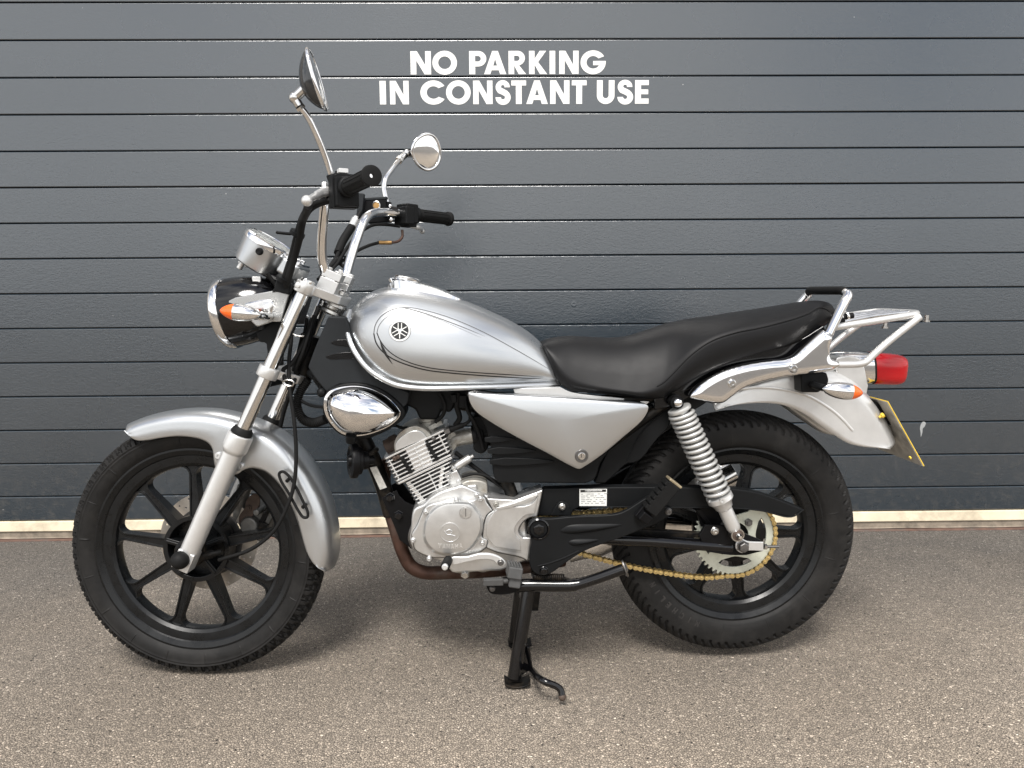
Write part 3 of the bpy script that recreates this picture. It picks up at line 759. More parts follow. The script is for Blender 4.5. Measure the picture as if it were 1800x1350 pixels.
rimp = [(RR+.0005, -.0315), (RR+.0015, -.029), (RR-.006, -.022), (RR-.012, -.010), (RR-.012, .010), (RR-.006, .022), (RR+.0015, .029), (RR+.0005, .0315), (RR-.004, .0320), (RR-.015, .0265),
        (RR-.0175, .0235), (RR-.020, .0235), (RR-.036, .0215), (RR-.043, .0165), (RR-.0455, .010), (RR-.0455, -.010), (RR-.043, -.0165), (RR-.036, -.0215), (RR-.020, -.0235), (RR-.0175, -.0235), (RR-.015, -.0265), (RR-.004, -.0320)]
obj('rim', rim_bm(FW, rimp, 128), M['wheel_black'], front_wheel, sharp=22)
sp0 = None
for k in range(9):
    Mk = FW.M @ Matrix.Rotation(R(11.6+40*k), 4, 'Z')
    if sp0 is None: sp0 = obj('spoke', spoke_bm(0.070, RR-.0465, 0.0125, 0.0086, 0.018, 0.017, 0.0125), M['wheel_black'], front_wheel, bevel=0.0012, matrix=Mk)
    else: copy(sp0, front_wheel, Mk)
bm = NB()
for pr in ([(.080, -.022), (.080, .022), (.069, .022), (.066, .010), (.066, -.010), (.069, -.022), (.080, -.022)],
           [(0, -.040), (.022, -.040), (.026, -.034), (.034, -.020), (.034, .020), (.026, .036), (0, .036)],
           [(.075, .004), (.075, .012), (.025, .012), (.025, .004)]):
    lathe(bm, pr, FW.c, FW.n, 48, caps=False)
for k in range(5):
    a = R(20+72*k); q = FW.p(.050, a, -0.004); rm = basis(FW.X*math.cos(a)+FW.Z*math.sin(a), FW.n, FW.n.cross(FW.X*math.cos(a)+FW.Z*math.sin(a)))
    box(bm, q, .050, .040, .013, rm); box(bm, q-FW.n*.021, .046, .004, .005, rm)
obj('hub', bm, M['wheel_black'], front_wheel, bevel=0.0015)
# speedometer drive on the near side
bm = NB()
lathe(bm, [(0, -.068), (.026, -.068), (.034, -.062), (.036, -.042), (.030, -.036)], FW.c, FW.n, 28)
q = FW.p(.034, R(-10), -.058); dirc = (FW.X*math.cos(R(12))+FW.Z*math.sin(R(12)))
lathe(bm, [(.013, -.03), (.012, .0), (.010, .024), (.007, .030), (.007, .046)], q, dirc, 16)
box(bm, FW.p(.030, R(60), -.055), .030, .018, .020)
box(bm, FW.p(.032, R(20), -.060), .022, .012, .024)
obj('speedo_drive', bm, M['black_frame'], front_wheel, bevel=0.001)
M['disc_steel'] = mat('brake_steel', (.46, .415, .36), .38, .6, var=.12, vscale=40)
# brake disc on the far side
ri, ro = 0.088, 0.121
loops = [[(ro*math.cos(a), ro*math.sin(a)) for a in [2*PI*i/120 for i in range(120)]]]
inner = []
for i in range(120):
    a = 2*PI*i/120; inner.append(((ri-.007*(math.cos(a*6) > 0.2))*math.cos(a), (ri-.007*(math.cos(a*6) > 0.2))*math.sin(a)))
loops.append(inner)
for k in range(24):
    a = 2*PI*k/24+.1
    for rr_ in ((.098, .111) if k % 2 == 0 else (.101, .114)):
        da = (0.05 if rr_ > .105 else -0.05)
        loops.append([(rr_*math.cos(a+da)+.0028*math.cos(t), rr_*math.sin(a+da)+.0028*math.sin(t)) for t in [2*PI*i/10 for i in range(10)]])
obj('brake_disc', shape2d(loops, .0038, .0004), M['disc_steel'], front_wheel, matrix=FW.M @ Matrix.Translation((0, 0, -.047)), sharp=30)
loops = [[(.086*math.cos(2*PI*i/60), .086*math.sin(2*PI*i/60)) for i in range(60)]]
for k in range(6):
    a = 2*PI*k/6
    loops.append([(.066*math.cos(a)+.012*math.cos(t)*1.0, .066*math.sin(a)+.012*math.sin(t)) for t in [2*PI*i/16 for i in range(16)]])
obj('disc_carrier', shape2d(loops, .005, .0005), M['steel_dark'], front_wheel, matrix=FW.M @ Matrix.Translation((0, 0, -.043)), sharp=30)
# caliper
M['caliper'] = mat('caliper_grey', (0.13, 0.128, 0.12), 0.45, 0.5, var=0.35, vscale=50, dirt=((0.05, 0.04, 0.03), 0.7, 30))
cal = empty('brake_caliper', parent=bike)
def cq(px, py, w): return S(px, py, w)
bm = NB(); rm = basis(FW.X*math.cos(R(-28))+FW.Z*math.sin(R(-28)), FW.n, (FW.X*math.cos(R(-28))+FW.Z*math.sin(R(-28))).cross(FW.n))
box(bm, cq(458, 914, .066), .060, .050, .082, rm); lathe(bm, [(0, -.04), (.021, -.04), (.023, -.03), (.023, .03)], cq(447, 918, .060), FW.n, 20)
lathe(bm, [(0, -.05), (.008, -.05), (.008, .03)], cq(463, 893, .055), FW.n, 12)
obj('caliper_body', bm, M['caliper'], cal, bevel=.004)
bm = NB(); prism(bm, SL(cr([(433, 880), (446, 868), (455, 872), (455, 890), (446, 902), (440, 920), (447, 935), (438, 940), (423, 928), (420, 908), (430, 893)], 3, True), .030), NS*.006)
lathe(bm, [(.008, -.004), (.008, 0), (.005, 0), (.005, -.008), (0, -.008)], cq(437, 893, .028), FW.n, 12)
obj('caliper_bracket', bm, M['rust_iron'], cal, bevel=.001)
bm = NB(); box(bm, cq(470, 905, .060), .012, .05, .055, rm); box(bm, cq(466, 925, .055), .02, .05, .03, rm)
lathe(bm, [(.005, 0), (.005, .02), (.0035, .02), (.0035, .034)], cq(473, 896, .045), -FW.n, 10)
obj('brake_pad', bm, M['black_frame'], cal, bevel=.001)
bm = NB(); tube(bm, cr([cq(430, 855, .05), cq(421, 890, .058), cq(417, 915, .062)], 6), .017, 14)
obj('caliper_mount', bm, M['caliper'], cal)

# ---- fork
FWD = 0.093
near_top, near_bot = S(537, 503, -FWD), S(327, 985, -FWD)
fd = (near_top-near_bot).normalized()
seal = S(421.5, 757, -FWD)
fork = empty('front_fork', parent=bike)
hl = (seal-near_bot).length; ht = (near_top-near_bot).length
for sgn in (-1, 1):
    off = NS*(FWD*(sgn+1))
    o = near_bot+off
    bm = NB(); lathe(bm, [(.0158, hl-.02), (.0158, ht+.012), (.014, ht+.016), (0, ht+.016)], o, fd, 32); obj('stanchion', bm, M['stanchion'], fork)
    bm = NB()
    lathe(bm, [(.0150, -.006), (.0215, .004), (.0222, .03), (.0228, hl-.075), (.0232, hl-.052), (.0275, hl-.046), (.0285, hl-.040), (.0285, hl-.012), (.0275, hl-.006), (.0225, hl-.005)], o, fd, 36)
    # flattened axle boss
    rm = basis(fd.cross(NS).normalized(), NS, fd)
    box(bm, o+fd*.004, .040, .040, .046, rm)
    if sgn < 0:
        for px, py in ((401, 842), (384, 841)): lathe(bm, [(.011, -.012), (.011, .004), (.0085, .007), (.004, .007), (.0035, .003), (0, .003)], S(px, py, -.080), -NS, 16)
    obj('slider', bm, M['silver_satin'], fork, bevel=.003)
    bm = NB(); lathe(bm, [(.0225, hl-.006), (.0245, hl-.004), (.0235, hl+.004), (.0195, hl+.010), (.0160, hl+.011)], o, fd, 28); obj('dust_seal', bm, M['rubber'], fork)
# axle with rubber cap
bm = NB(); lathe(bm, [(.0195, .0), (.0205, .006), (.0190, .014), (.0135, .022), (.006, .026), (0, .0265)], S(318.5, 983.5, -FWD-.020), -NS, 28); lathe(bm, [(.009, -.02), (.009, .22)], S(318.5, 983.5, -FWD-.020), NS, 16)
obj('axle_cap', bm, M['rubber'], fork)
# lower yoke
def clamp_ring(bm, c, h, r): lathe(bm, [(r-.006, -h), (r, -h), (r+.001, -h+.002), (r+.001, h-.002), (r, h), (r-.006, h)], c, fd, 30)
lowc = S(474, 655, -FWD); lowc = near_bot + fd*((lowc-near_bot).dot(fd))
bm = NB()
for sgn in (0, 1):
    clamp_ring(bm, lowc+NS*(2*FWD*sgn), .013, .0225)
a0 = lowc+fd.cross(NS)*0
rear = SX
lp = [lowc+NS*.012+rear*.006, lowc+NS*.012+rear*.018, lowc+NS*.05+rear*.058, lowc+NS*(FWD)+rear*.066, lowc+NS*(2*FWD-.05)+rear*.058, lowc+NS*(2*FWD-.012)+rear*.018, lowc+NS*(2*FWD-.012)-rear*.006, lowc+NS*(.012)-rear*.006]
prism(bm, [p-fd*.011 for p in lp], fd*.020)
obj('bottom_clamp', bm, M['silver_satin'], fork, bevel=.002)
# upper yoke with handlebar risers
topc = near_bot+fd*(ht-.004)
bm = NB()
for sgn in (0, 1): clamp_ring(bm, topc+NS*(2*FWD*sgn), .013, .0205)
for sgn in (0, 1):
    q = topc+NS*(2*FWD*sgn)-rear*.012
    lathe(bm, [(.0085, -.026), (.0085, .018)], q, (NS*(1 if sgn else -1)+rear*.15), 14)
    lathe(bm, [(.0058, .018), (.0058, .026), (0, .026)], q, (NS*(1 if sgn else -1)+rear*.15), 6)
lp = [topc+NS*.004+rear*.004, topc+NS*.010+rear*.020, topc+NS*.046+rear*.070, topc+NS*FWD+rear*.080, topc+NS*(2*FWD-.046)+rear*.070, topc+NS*(2*FWD-.010)+rear*.020, topc+NS*(2*FWD-.004)-rear*.004, topc+NS*(1.4*FWD)+rear*.012, topc+NS*(.6*FWD)+rear*.012]
prism(bm, [p-fd*.010 for p in lp], fd*.020)
obj('top_clamp', bm, M['silver_satin'], fork, bevel=.0025)
for sgn in (-1, 1):
    q = topc+NS*(FWD+sgn*.045)+rear*.034
    rm = basis(rear, NS, fd)
    bm = NB(); box(bm, q+fd*.022, .044, .032, .030, rm); box(bm, q+fd*.047, .044, .032, .018, rm)
    for e in (-.014, .014): lathe(bm, [(.0062, 0), (.0062, .007), (.003, .007), (.003, .003), (0, .003)], q+fd*.055+rear*e, fd, 12)
    obj('handlebar_clamp', bm, M['silver_satin'], fork, bevel=.002)
# steering head parts
bm = NB(); hc = topc+NS*FWD+rear*.052
lathe(bm, [(.014, .0), (.030, -.012), (.031, -.018), (.026, -.020), (.026, -.026), (.033, -.030), (.034, -.036), (.028, -.04)], hc, fd, 28)
obj('head_bearing', bm, M['steel'], fork)
bm = NB(); lathe(bm, [(.020, .012), (.020, .02), (.012, .024), (0, .024)], hc, fd, 6); obj('stem_nut', bm, M['chrome_worn'], fork)

# ---- front mudguard
fen = empty('front_mudguard', parent=bike)
T = [(216, 757), (222, 748), (240, 739), (270, 728), (305, 720.5), (345, 717), (385, 719), (425, 728), (462, 741), (500, 762), (535, 795), (560, 832), (580, 876), (591, 920), (595, 955), (593, 980), (588, 996)]
Bt = [(216, 757), (222, 763), (232, 771), (242, 774.5), (258, 774), (285, 769.5), (312, 767), (335, 768.5), (352, 772), (366, 779), (373.5, 790), (375.5, 806), (379, 822), (392, 832), (405, 835), (414, 834), (421, 831.5), (428, 826), (440, 823), (452, 824), (466, 829), (482, 842), (498, 862), (512, 889), (524, 920), (534, 955), (541, 975), (553, 993), (568, 1002.5), (580, 1003)]
def pol(pts, w):
    res = []
    for p in cr(pts, 6): r, a, _ = FW.polar(S(p[0], p[1], w)); res.append((math.degrees(a), r))
    return sorted(res)
PT, PB = pol(T, 0.0), pol(Bt, -.061)
a0, a1 = max(PT[0][0], PB[0][0]-2), min(PT[-1][0], PB[-1][0]+1.0)
NSEG = 150; rings = []
def smooth_at(P, a): return interp([p[0] for p in P], [p[1] for p in P], a)
for i in range(NSEG+1):
    t = i/NSEG
    a = lerp(a0, a1, t)
    rt = smooth_at(PT, a); rb = min(smooth_at(PB, a), rt-.002)
    endt = min((a1-a)/5.0, (a-a0)/3.0, 1.0); endt = max(endt, 0.0)
    hw = .061*(0.72+0.28*math.sqrt(max(0, 1-(1-endt)**2)))
    # crown dips a little to the ends
    ring = []
    shoulder = 0.030
    K = 30
    for j in range(K+1):
        ph = PI*j/K; c, s = math.cos(ph), math.sin(ph)
        ww = -hw*math.copysign(abs(c)**(2/2.5), c)
        crown = rt - shoulder*(1-abs(s)**(2/2.0))
        e = abs(c)
        # side wall below the shoulder
        r = crown if e < .98 else crown
        ring.append((r, ww))
    # replace first/last with the skirt
    sk = []
    r_sh, w_sh = ring[0]
    for q in range(8, 0, -1):
        sk.append((lerp(min(r_sh, rt-.004), rb, q/8), w_sh*(1+0.02*math.sin(q/8*PI))))
    r_sh2 = ring[-1]
    full = sk+ring+[(r, -w_) for r, w_ in sk[::-1]]
    full = [(max(r, rb) if abs(w_) > 1e-4 else r, w_) for r, w_ in full]
    rings.append([FW.p(r, R(a), w_) for r, w_ in full])
bm = NB(); loft(bm, rings, closed=False, caps=False)
bmesh.ops.remove_doubles(bm, verts=bm.verts[:], dist=1e-5)
fo = obj('mudguard_shell', bm, M['silver'], fen, sharp=50)
so = fo.modifiers.new('thick', 'SOLIDIFY'); so.thickness = .0022; so.offset = -1
for px, py in ((423, 819), (384.5, 801)):
    bm = NB(); lathe(bm, [(.0085, 0), (.0085, .004), (.0065, .0065), (.003, .0065), (.0025, .003), (0, .003)], S(px, py, -.0625), -NS, 18)
    obj('bolt', bm, M['silver_satin'], fen, sharp=30)
# wire cable guide
bm = NB()
tube(bm, SL(cr([(491, 832), (497, 829), (507, 836), (521, 858), (534, 884), (541, 900), (540, 909), (533, 909), (524, 897), (508, 868), (493, 843)], 6, True), -.083), .0034, 8, closed=True)
for px, py in ((508, 843), (536, 889)): tube(bm, [S(px-4, py+3, -.083), S(px+1, py-2, -.072), S(px+1, py-2, -.058)], .0042, 8)
obj('cable_guide', bm, M['rubber'], fen)

# ---- headlight
hlp = empty('headlight', parent=bike)
HX = Vector((SX.x, SX.y, 0)).normalized()
hax = (-HX*math.cos(R(9.5)) - UP*math.sin(R(9.5))).normalized()
hc = S(411, 549, 0)
bm = NB(); lathe(bm, [(0, -.125), (.030, -.123), (.052, -.112), (.068, -.085), (.0765, -.05), (.0800, -.02), (.0805, .005)], hc, hax, 56, caps=False); obj('bucket', bm, M['black_gloss'], hlp)
bm = NB(); lathe(bm, [(.0800, .002), (.0830, .003), (.0840, .007), (.0836, .015), (.0812, .022), (.077, .0255), (.073, .024), (.072, .018)], hc, hax, 56, caps=False); obj('chrome_ring', bm, M['chrome'], hlp)
bm = NB(); lathe(bm, [(.0755, .018), (.065, .028), (.045, .034), (.02, .037), (0, .0375)], hc, hax, 48, caps=False); obj('lens', bm, M['glass'], hlp)
bm = NB(); lathe(bm, [(.073, .014), (.06, -.01), (.035, -.04), (.012, -.055), (0, -.056)], hc, hax, 40, caps=False); obj('reflector', bm, M['chrome'], hlp)
bo = cr([(398, 536), (402, 528, 1), (413, 522.5, 1), (478, 511, 1), (510, 511, 1), (494, 566, 1), (478, 566, 1), (463, 571), (452, 574), (443, 567), (434, 558), (402, 549)], 4, True)
for sgn in (-1, 1):
    lp = [p + NS*(0 if sgn < 0 else .148) for p in SL(bo, -.078)]
    bm = NB(); prism(bm, lp, NS*(.008 if sgn < 0 else -.008)*1); obj('bracket', bm, M['bracket_alloy'], hlp, bevel=.003)
bm = NB(); prism(bm, SL(cr([(430, 536), (447, 529, 1), (474, 526), (481, 530), (478, 552), (470, 560), (456, 562), (444, 556)], 4, True), -.0775), NS*.004)
dome(bm, SL(cr([(430, 536), (447, 529), (474, 526), (481, 530), (478, 552), (470, 560), (456, 562), (444, 556)], 4, True), -.078), S(462, 544, -.078), -NS, .005, 4)
obj('bracket_boss', bm, M['chrome_worn'], hlp)
bm = NB(); prism(bm, SL([(480, 508), (513, 508), (511, 512), (478, 514)], -.080), NS*.012); prism(bm, SL([(504, 500), (520, 503), (500, 570), (492, 566)], -.070), NS*.14)
obj('bracket_stay', bm, M['black_satin'], hlp, bevel=.001)
# lower shroud between lamp and fork
bm = NB(); prism(bm, SL(cr([(452, 560), (500, 558), (492, 590), (478, 608), (474, 680), (470, 680), (468, 604), (455, 600)], 3, True), -.045), NS*.09)
obj('wiring_shroud', bm, M['black_plastic'], hlp, bevel=.004)

# ---- indicators
def indicator(tip, tail, base, rad, lens_frac, body_mat, flat=1.0, foot=None):
    root = empty('indicator', parent=bike)
    ax = (tip-tail).normalized(); L_ = (tip-tail).length
    def rp(t):   # bullet radius along 0 (tail) .. 1 (tip)
        return rad*max(0.0, (1-abs((t-.55)/.55)**2.1))**.62 if t < .55 else rad*max(0.0, 1-((t-.55)/.45)**2.0)**.72
    tl = 1-lens_frac; n = 14
    bm = NB(); lathe(bm, [(max(rp(t), 1e-3), t*L_) for t in [tl*i/n for i in range(n+1)]], tail, ax, 28, sx=flat); obj('body', bm, body_mat, root)
    bm = NB(); pr = [(max(rp(t)*.985, 0), t*L_) for t in [tl-.02+(1-tl+.02)*i/n for i in range(n+1)]]; pr[-1] = (0, L_); lathe(bm, pr, tail, ax, 28, sx=flat); obj('lens', bm, M['orange'], root)
    mid = tail+ax*L_*.22
    bm = NB(); tube(bm, cr([mid, mid.lerp(base, .5)+(tail-mid)*.25, base], 6), [rad*.62]*3+[rad*.42]*10, 14)
    obj('stem', bm, body_mat if foot is None else foot, root)
    return root
indicator(S(386, 545.5, -.170), S(458, 554, -.165), S(475, 556, -.080), .0185, .36, M['chrome'])
mir = lambda p, c0=None: p - NS*(2*(p-HEAD_BOT).dot(NS))
indicator(mir(S(386, 545.5, -.170)), mir(S(458, 554, -.165)), mir(S(475, 556, -.080)), .0185, .36, M['chrome'])

# ---- speedometer
sp = empty('speedometer', parent=bike)
sax = (HX*math.cos(R(57))+UP*math.sin(R(57))).normalized()
sc_ = S(474, 430, 0)
bm = NB(); lathe(bm, [(0, -.064), (.048, -.064), (.0535, -.060), (.0545, -.056), (.0600, -.006), (.0600, 0)], sc_, sax, 48, caps=False); obj('cup', bm, M['silver'], sp)
bm = NB(); lathe(bm, [(.0605, -.005), (.0630, -.004), (.0635, .003), (.0615, .0085), (.0560, .011), (.0545, .009)], sc_, sax, 48, caps=False); obj('bezel', bm, M['chrome'], sp)
bm = NB(); lathe(bm, [(.0555, .0095), (.03, .0125), (0, .013)], sc_, sax, 40, caps=False); obj('glass', bm, M['glass'], sp)
bm = NB(); lathe(bm, [(.055, .0035), (0, .0035)], sc_, sax, 40, caps=False); obj('dial', bm, M['label'], sp)
bm = NB()
q = basis(sax.cross(NS).normalized(), NS, sax)
box(bm, sc_+sax*.0055+q.col[0]*.012, .060, .0025, .001, q)
for k in range(9):
    a = R(-60+k*38); d = (q.col[0]*math.cos(a)+q.col[1]*math.sin(a)); box(bm, sc_+sax*.0042+d*.042, .012, .002, .0006, basis(d, sax.cross(d), sax))
obj('dial_marks', bm, M['black_print'], sp)
bm = NB(); lathe(bm, [(.0085, 0), (.0085, .004), (.0065, .005), (.0065, .010), (.003, .010), (0, .008)], S(457, 442, -.056), (-NS-sax*.1), 14); obj('reset_knob', bm, M['rubber'], sp)
# warning-light console between dial and yoke, and the bracket under it
cx_ = (sax.cross(NS)).normalized(); cx_ = -cx_ if cx_.x < 0 else cx_
bm = NB(); rm = basis(cx_, NS, cx_.cross(NS))
cc_ = sc_+cx_*.078-sax*.004
box(bm, cc_-sax*.016, .045, .090, .040, rm); obj('warning_console', bm, M['silver'], sp, bevel=.008, bseg=3)
bm = NB(); box(bm, cc_+sax*.006, .036, .080, .006, rm)
for e in (-.026, 0, .026): lathe(bm, [(.0075, 0), (.0075, .004), (0, .006)], cc_+sax*.009+NS*e, sax, 14)
obj('warning_lights', bm, M['chrome'], sp, bevel=.002)
bm = NB(); box(bm, sc_-sax*.069-cx_*.030, .022, .018, .012, rm); lathe(bm, [(.007, -.02), (.007, .0)], sc_-sax*.066-cx_*.030-NS*.01, sax, 10); box(bm, S(452, 492, -.03), .020, .014, .016)
obj('rubber_mount', bm, M['silver_satin'], sp, bevel=.002)
bm = NB(); tube(bm, [S(470, 485, -.03), S(505, 500, -.03), S(515, 495, -.03)], .008, 8); tube(bm, [S(470, 485, .03), S(505, 500, .03), S(515, 495, .03)], .008, 8)
obj('dial_bracket', bm, M['black_satin'], sp)

# ---- handlebar
hb = empty('handlebar', parent=bike)
ptsN = [S(577, 493, -.040), S(573, 482, -.048), S(566.5, 455, -.060), S(566, 420, -.075), S(568, 390, -.090), S(571, 360, -.108), S(577, 341, -.135), S(590, 336, -.180), S(612, 330, -.235), S(640, 314, -.335), S(654, 308.5, -.366)]
ptsF = [S(606, 492, .040), S(609, 480, .048), S(616, 455, .060), S(627, 420, .075), S(637, 394, .092), S(646, 380.5, .115), S(660, 374, .150), S(690, 374, .205), S(720, 377, .255), S(765, 382.5, .340), S(788, 385.5, .372)]
bm = NB(); tube(bm, [topc+NS*(FWD-.06)+rear*.034+fd*.037, topc+NS*(FWD+.06)+rear*.034+fd*.037], .0112, 16)
for P in (ptsN, ptsF): tube(bm, cr(P, 8), .0112, 18)
obj('bar_tube', bm, M['chrome'], hb)
def grip(a, b, hand):
    ax = (b-a).normalized(); L_ = (b-a).length
    bm = NB()
    pr = [(.0150, 0), (.0205, .001), (.0205, .005), (.0165, .007), (.0155, .012)]
    pr += [(.0158, .014), (.0158, L_-.016), (.0150, L_-.013), (.0150, L_-.011), (.0190, L_-.009), (.0198, L_-.005), (.0192, L_-.001), (.0165, L_), (.0040, L_-.0006), (.0036, L_-.004), (0, L_-.004)]
    lathe(bm, pr, a, ax, 30, caps=False)
    u = ax.orthogonal().normalized(); v = ax.cross(u)
    for k in range(12):
        t = 2*PI*k/12; d = u*math.cos(t)+v*math.sin(t)
        box(bm, a+ax*(L_*.5)+d*.0160, L_-.036, .0042, .0016, basis(ax, d.cross(ax), d))
    return obj('grip', bm, M['rubber'], hb, sharp=35)
gN0, gN1 = S(612, 329, -.245), S(654, 308.5, -.370)
gF0, gF1 = S(731, 378, .272), S(790, 385, .376)
grip(gN0, gN1, -1); grip(gF0, gF1, 1)
# near switchgear: two-piece housing round the bar, thick collar towards the grip
bm = NB(); gx = (gN1-gN0).normalized(); gz = (UP-gx*gx.z).normalized(); gy = gx.cross(gz)
rm = basis(gx, gy, gz); q = gN0-gx*.034
box(bm, q-gz*.006, .030, .052, .064, rm); box(bm, q+gx*.020-gz*.008, .020, .046, .056, rm); box(bm, q+gz*.012-gy*.006+gx*.004, .026, .046, .034, rm)
lathe(bm, [(.0215, -.008), (.0235, -.004), (.0235, .004), (.0205, .006), (.0205, .018), (.0180, .020)], gN0-gx*.012, gx, 26)
obj('switch_housing', bm, M['black_plastic'], hb, bevel=.004, bseg=3)
bm = NB(); box(bm, q+gz*.036+gx*.002, .016, .020, .010, rm); obj('horn_button', bm, M['silver_satin'], hb, bevel=.002)
bm = NB(); box(bm, q-gx*.032, .020, .032, .036, rm); lathe(bm, [(.006, -.01), (.006, .03), (0, .03)], q-gx*.032+gz*.012, gz, 10); obj('lever_perch', bm, M['black_satin'], hb, bevel=.003)
# clutch lever: blade reaching forward and out, ball end towards the viewer
bm = NB()
lv = cr([S(578, 336, -.195), S(566, 339, -.215), S(556, 344, -.250), S(548, 348, -.300), S(541.5, 351.5, -.345)], 6)
tube(bm, lv, [.0105]*6+[.009]*6+[.0072]*6+[.0066]*7, 14, flat=(.62, 1.0)); sphere(bm, S(539.5, 353, -.352), .0105, 18)
obj('clutch_lever', bm, M['silver_satin'], hb)
bm = NB(); lathe(bm, [(.007, 0), (.007, .010), (.0055, .012), (0, .012)], S(571, 331, -.19), UP, 6); obj('adjuster', bm, M['silver_satin'], hb)
# far switchgear
bm = NB(); gx = (gF1-gF0).normalized(); gz = (UP-gx*gx.z).normalized(); gy = gx.cross(gz); rm = basis(gx, gy, gz)
q = gF0-gx*.030
box(bm, q, .040, .044, .050, rm); box(bm, q-gx*.012-gz*.006, .030, .048, .046, rm); box(bm, q+gx*.002-gz*.026, .032, .036, .016, rm)
lathe(bm, [(.020, -.006), (.0225, -.002), (.0225, .006), (.019, .008)], gF0-gx*.006, gx, 24)
obj('switch_housing', bm, M['black_plastic'], hb, bevel=.004, bseg=3)
bm = NB(); box(bm, q-gz*.026-gy*.012+gx*.006, .020, .010, .008, rm); obj('starter_switch', bm, M['label'], hb, bevel=.0015)
bm = NB(); tube(bm, cr([S(722, 396, .245), S(735, 400, .262), S(741, 403, .30), S(742, 406, .315)], 5), .0058, 12, flat=(.7, 1.1)); sphere(bm, S(742, 406, .315), .0078, 12); obj('brake_lever', bm, M['silver_satin'], hb)
bm = NB()
for px, py in ((684, 375), (689, 372)): lathe(bm, [(.0145, -.01), (.0145, .01)], S(px, py, .208), (gF0-S(684, 375, .2)).normalized(), 20)
obj('bar_clamp', bm, M['black_gloss'], hb, bevel=.0008)
for a_ in ((686, 362, .0050), (687.5, 386, .0058)):
    bm = NB(); sphere(bm, S(a_[0], a_[1], .19), a_[2], 10); obj('clamp_bolt', bm, M['chrome'], hb)
# brake master cylinder with its sight glass
mc = empty('brake_reservoir', parent=bike)
bm = NB(); rm = Matrix.Rotation(R(-4), 3, 'Y')
box(bm, S(660, 365, .24), .062, .055, .036, rm); box(bm, S(668, 386, .235), .060, .032, .018, rm); obj('reservoir', bm, M['black_satin'], mc, bevel=.003)
bm = NB(); box(bm, S(660, 351.5, .24), .067, .060, .007, rm); box(bm, S(634, 362, .20), .014, .022, .062, Matrix.Rotation(R(8), 3, 'Y')); obj('reservoir_lid', bm, M['grey_plastic'], mc, bevel=.002)
bm = NB(); lathe(bm, [(.0108, 0), (.0108, .005), (.0085, .0062), (.008, .003)], S(662, 361, .210), -NS, 18); obj('sight_ring', bm, M['steel'], mc)
bm = NB(); lathe(bm, [(.0085, .0035), (0, .0045)], S(662, 361, .210), -NS, 18, caps=False); obj('sight_glass', bm, M['copper'], mc)

# ---- mirrors
M['chrome_dark'] = mat('black_chrome', (0.05, 0.053, 0.056), 0.10, 0.6, coat=0.3)
def mirror(center, n, upv, a, b, bulge, joint, stem_pts, stem_r):
    root = empty('rear_view_mirror', parent=bike)
    n = n.normalized(); v = (upv-n*upv.dot(n)).normalized(); u = v.cross(n)
    lp = []
    for k in range(48):
        t = 2*PI*k/48; c, s = math.cos(t), math.sin(t)
        k2 = 1+0.10*s          # a little wider towards the top
        lp.append(center + u*(a*k2*math.copysign(abs(c)**.9, c)) + v*(b*math.copysign(abs(s)**.92, s)))
    bm = NB(); dome(bm, [p-n*.003 for p in lp], center-n*.003-v*b*.12, -n, bulge, 9, 1.9, 1.25)
    obj('housing', bm, M['chrome_dark'], root)
    bm = NB(); tube(bm, lp, .0042, 10, closed=True); obj('frame', bm, M['chrome'], root)
    bm = NB(); dome(bm, [center+(p-center)*.97+n*.001 for p in lp], center+n*.001, n, .0035, 6); obj('glass', bm, M['mirror'], root)
    bm = NB(); tube(bm, cr(stem_pts, 7), stem_r, 14)
    obj('stem', bm, M['chrome'], root)
    bm = NB(); sphere(bm, joint, .0115, 14); e = stem_pts[-1]
    tube(bm, [e, e.lerp(joint, 1)], .0090, 14); tube(bm, [joint, center-n*(bulge*.8)-v*b*.15], .0095, 14)
    tube(bm, [stem_pts[-1].lerp(stem_pts[-2], .25), stem_pts[-1]], .0105, 6)
    obj('ball_joint', bm, M['chrome_worn'], root)
    return root
mirror(S(557, 140, -.262), Vector((.97, -.02, .26)), Vector((.0, .1, 1)), .038, .058, .031, S(518, 172, -.262),
       [S(583, 309, -.205), S(575, 284, -.213), S(557, 238, -.235), S(541, 205, -.25), S(527, 187, -.260)], .0066)
mirror(S(750.5, 268, .36), Vector((.62, -.78, -.14)), Vector((-.55, -.3, 1)), .045, .046, .030, S(715, 270, .345),
       [S(681, 358, .235), S(677, 342, .24), S(675, 330, .245), S(677, 316, .252), S(690, 296, .285), S(704, 279, .325)], .0070)
bm = NB(); lathe(bm, [(.010, -.012), (.010, .004), (.0075, .006)], S(583, 311, -.205), (S(575, 284, -.213)-S(583, 309, -.205)).normalized(), 6); obj('mirror_nut', bm, M['black_satin'], hb)
bm = NB(); lathe(bm, [(.010, -.012), (.010, .004), (.0075, .006)], S(681.5, 359, .235), UP, 6)
obj('mirror_nut', bm, M['black_satin'], hb)

# ---- cables and hoses at the front
cb = empty('control_cables', parent=bike)
def cable(pts, r, m='rubber', name='cable', n=8): 
    bm = NB(); tube(bm, cr(pts, n), r, 10); return obj(name, bm, M[m], cb)
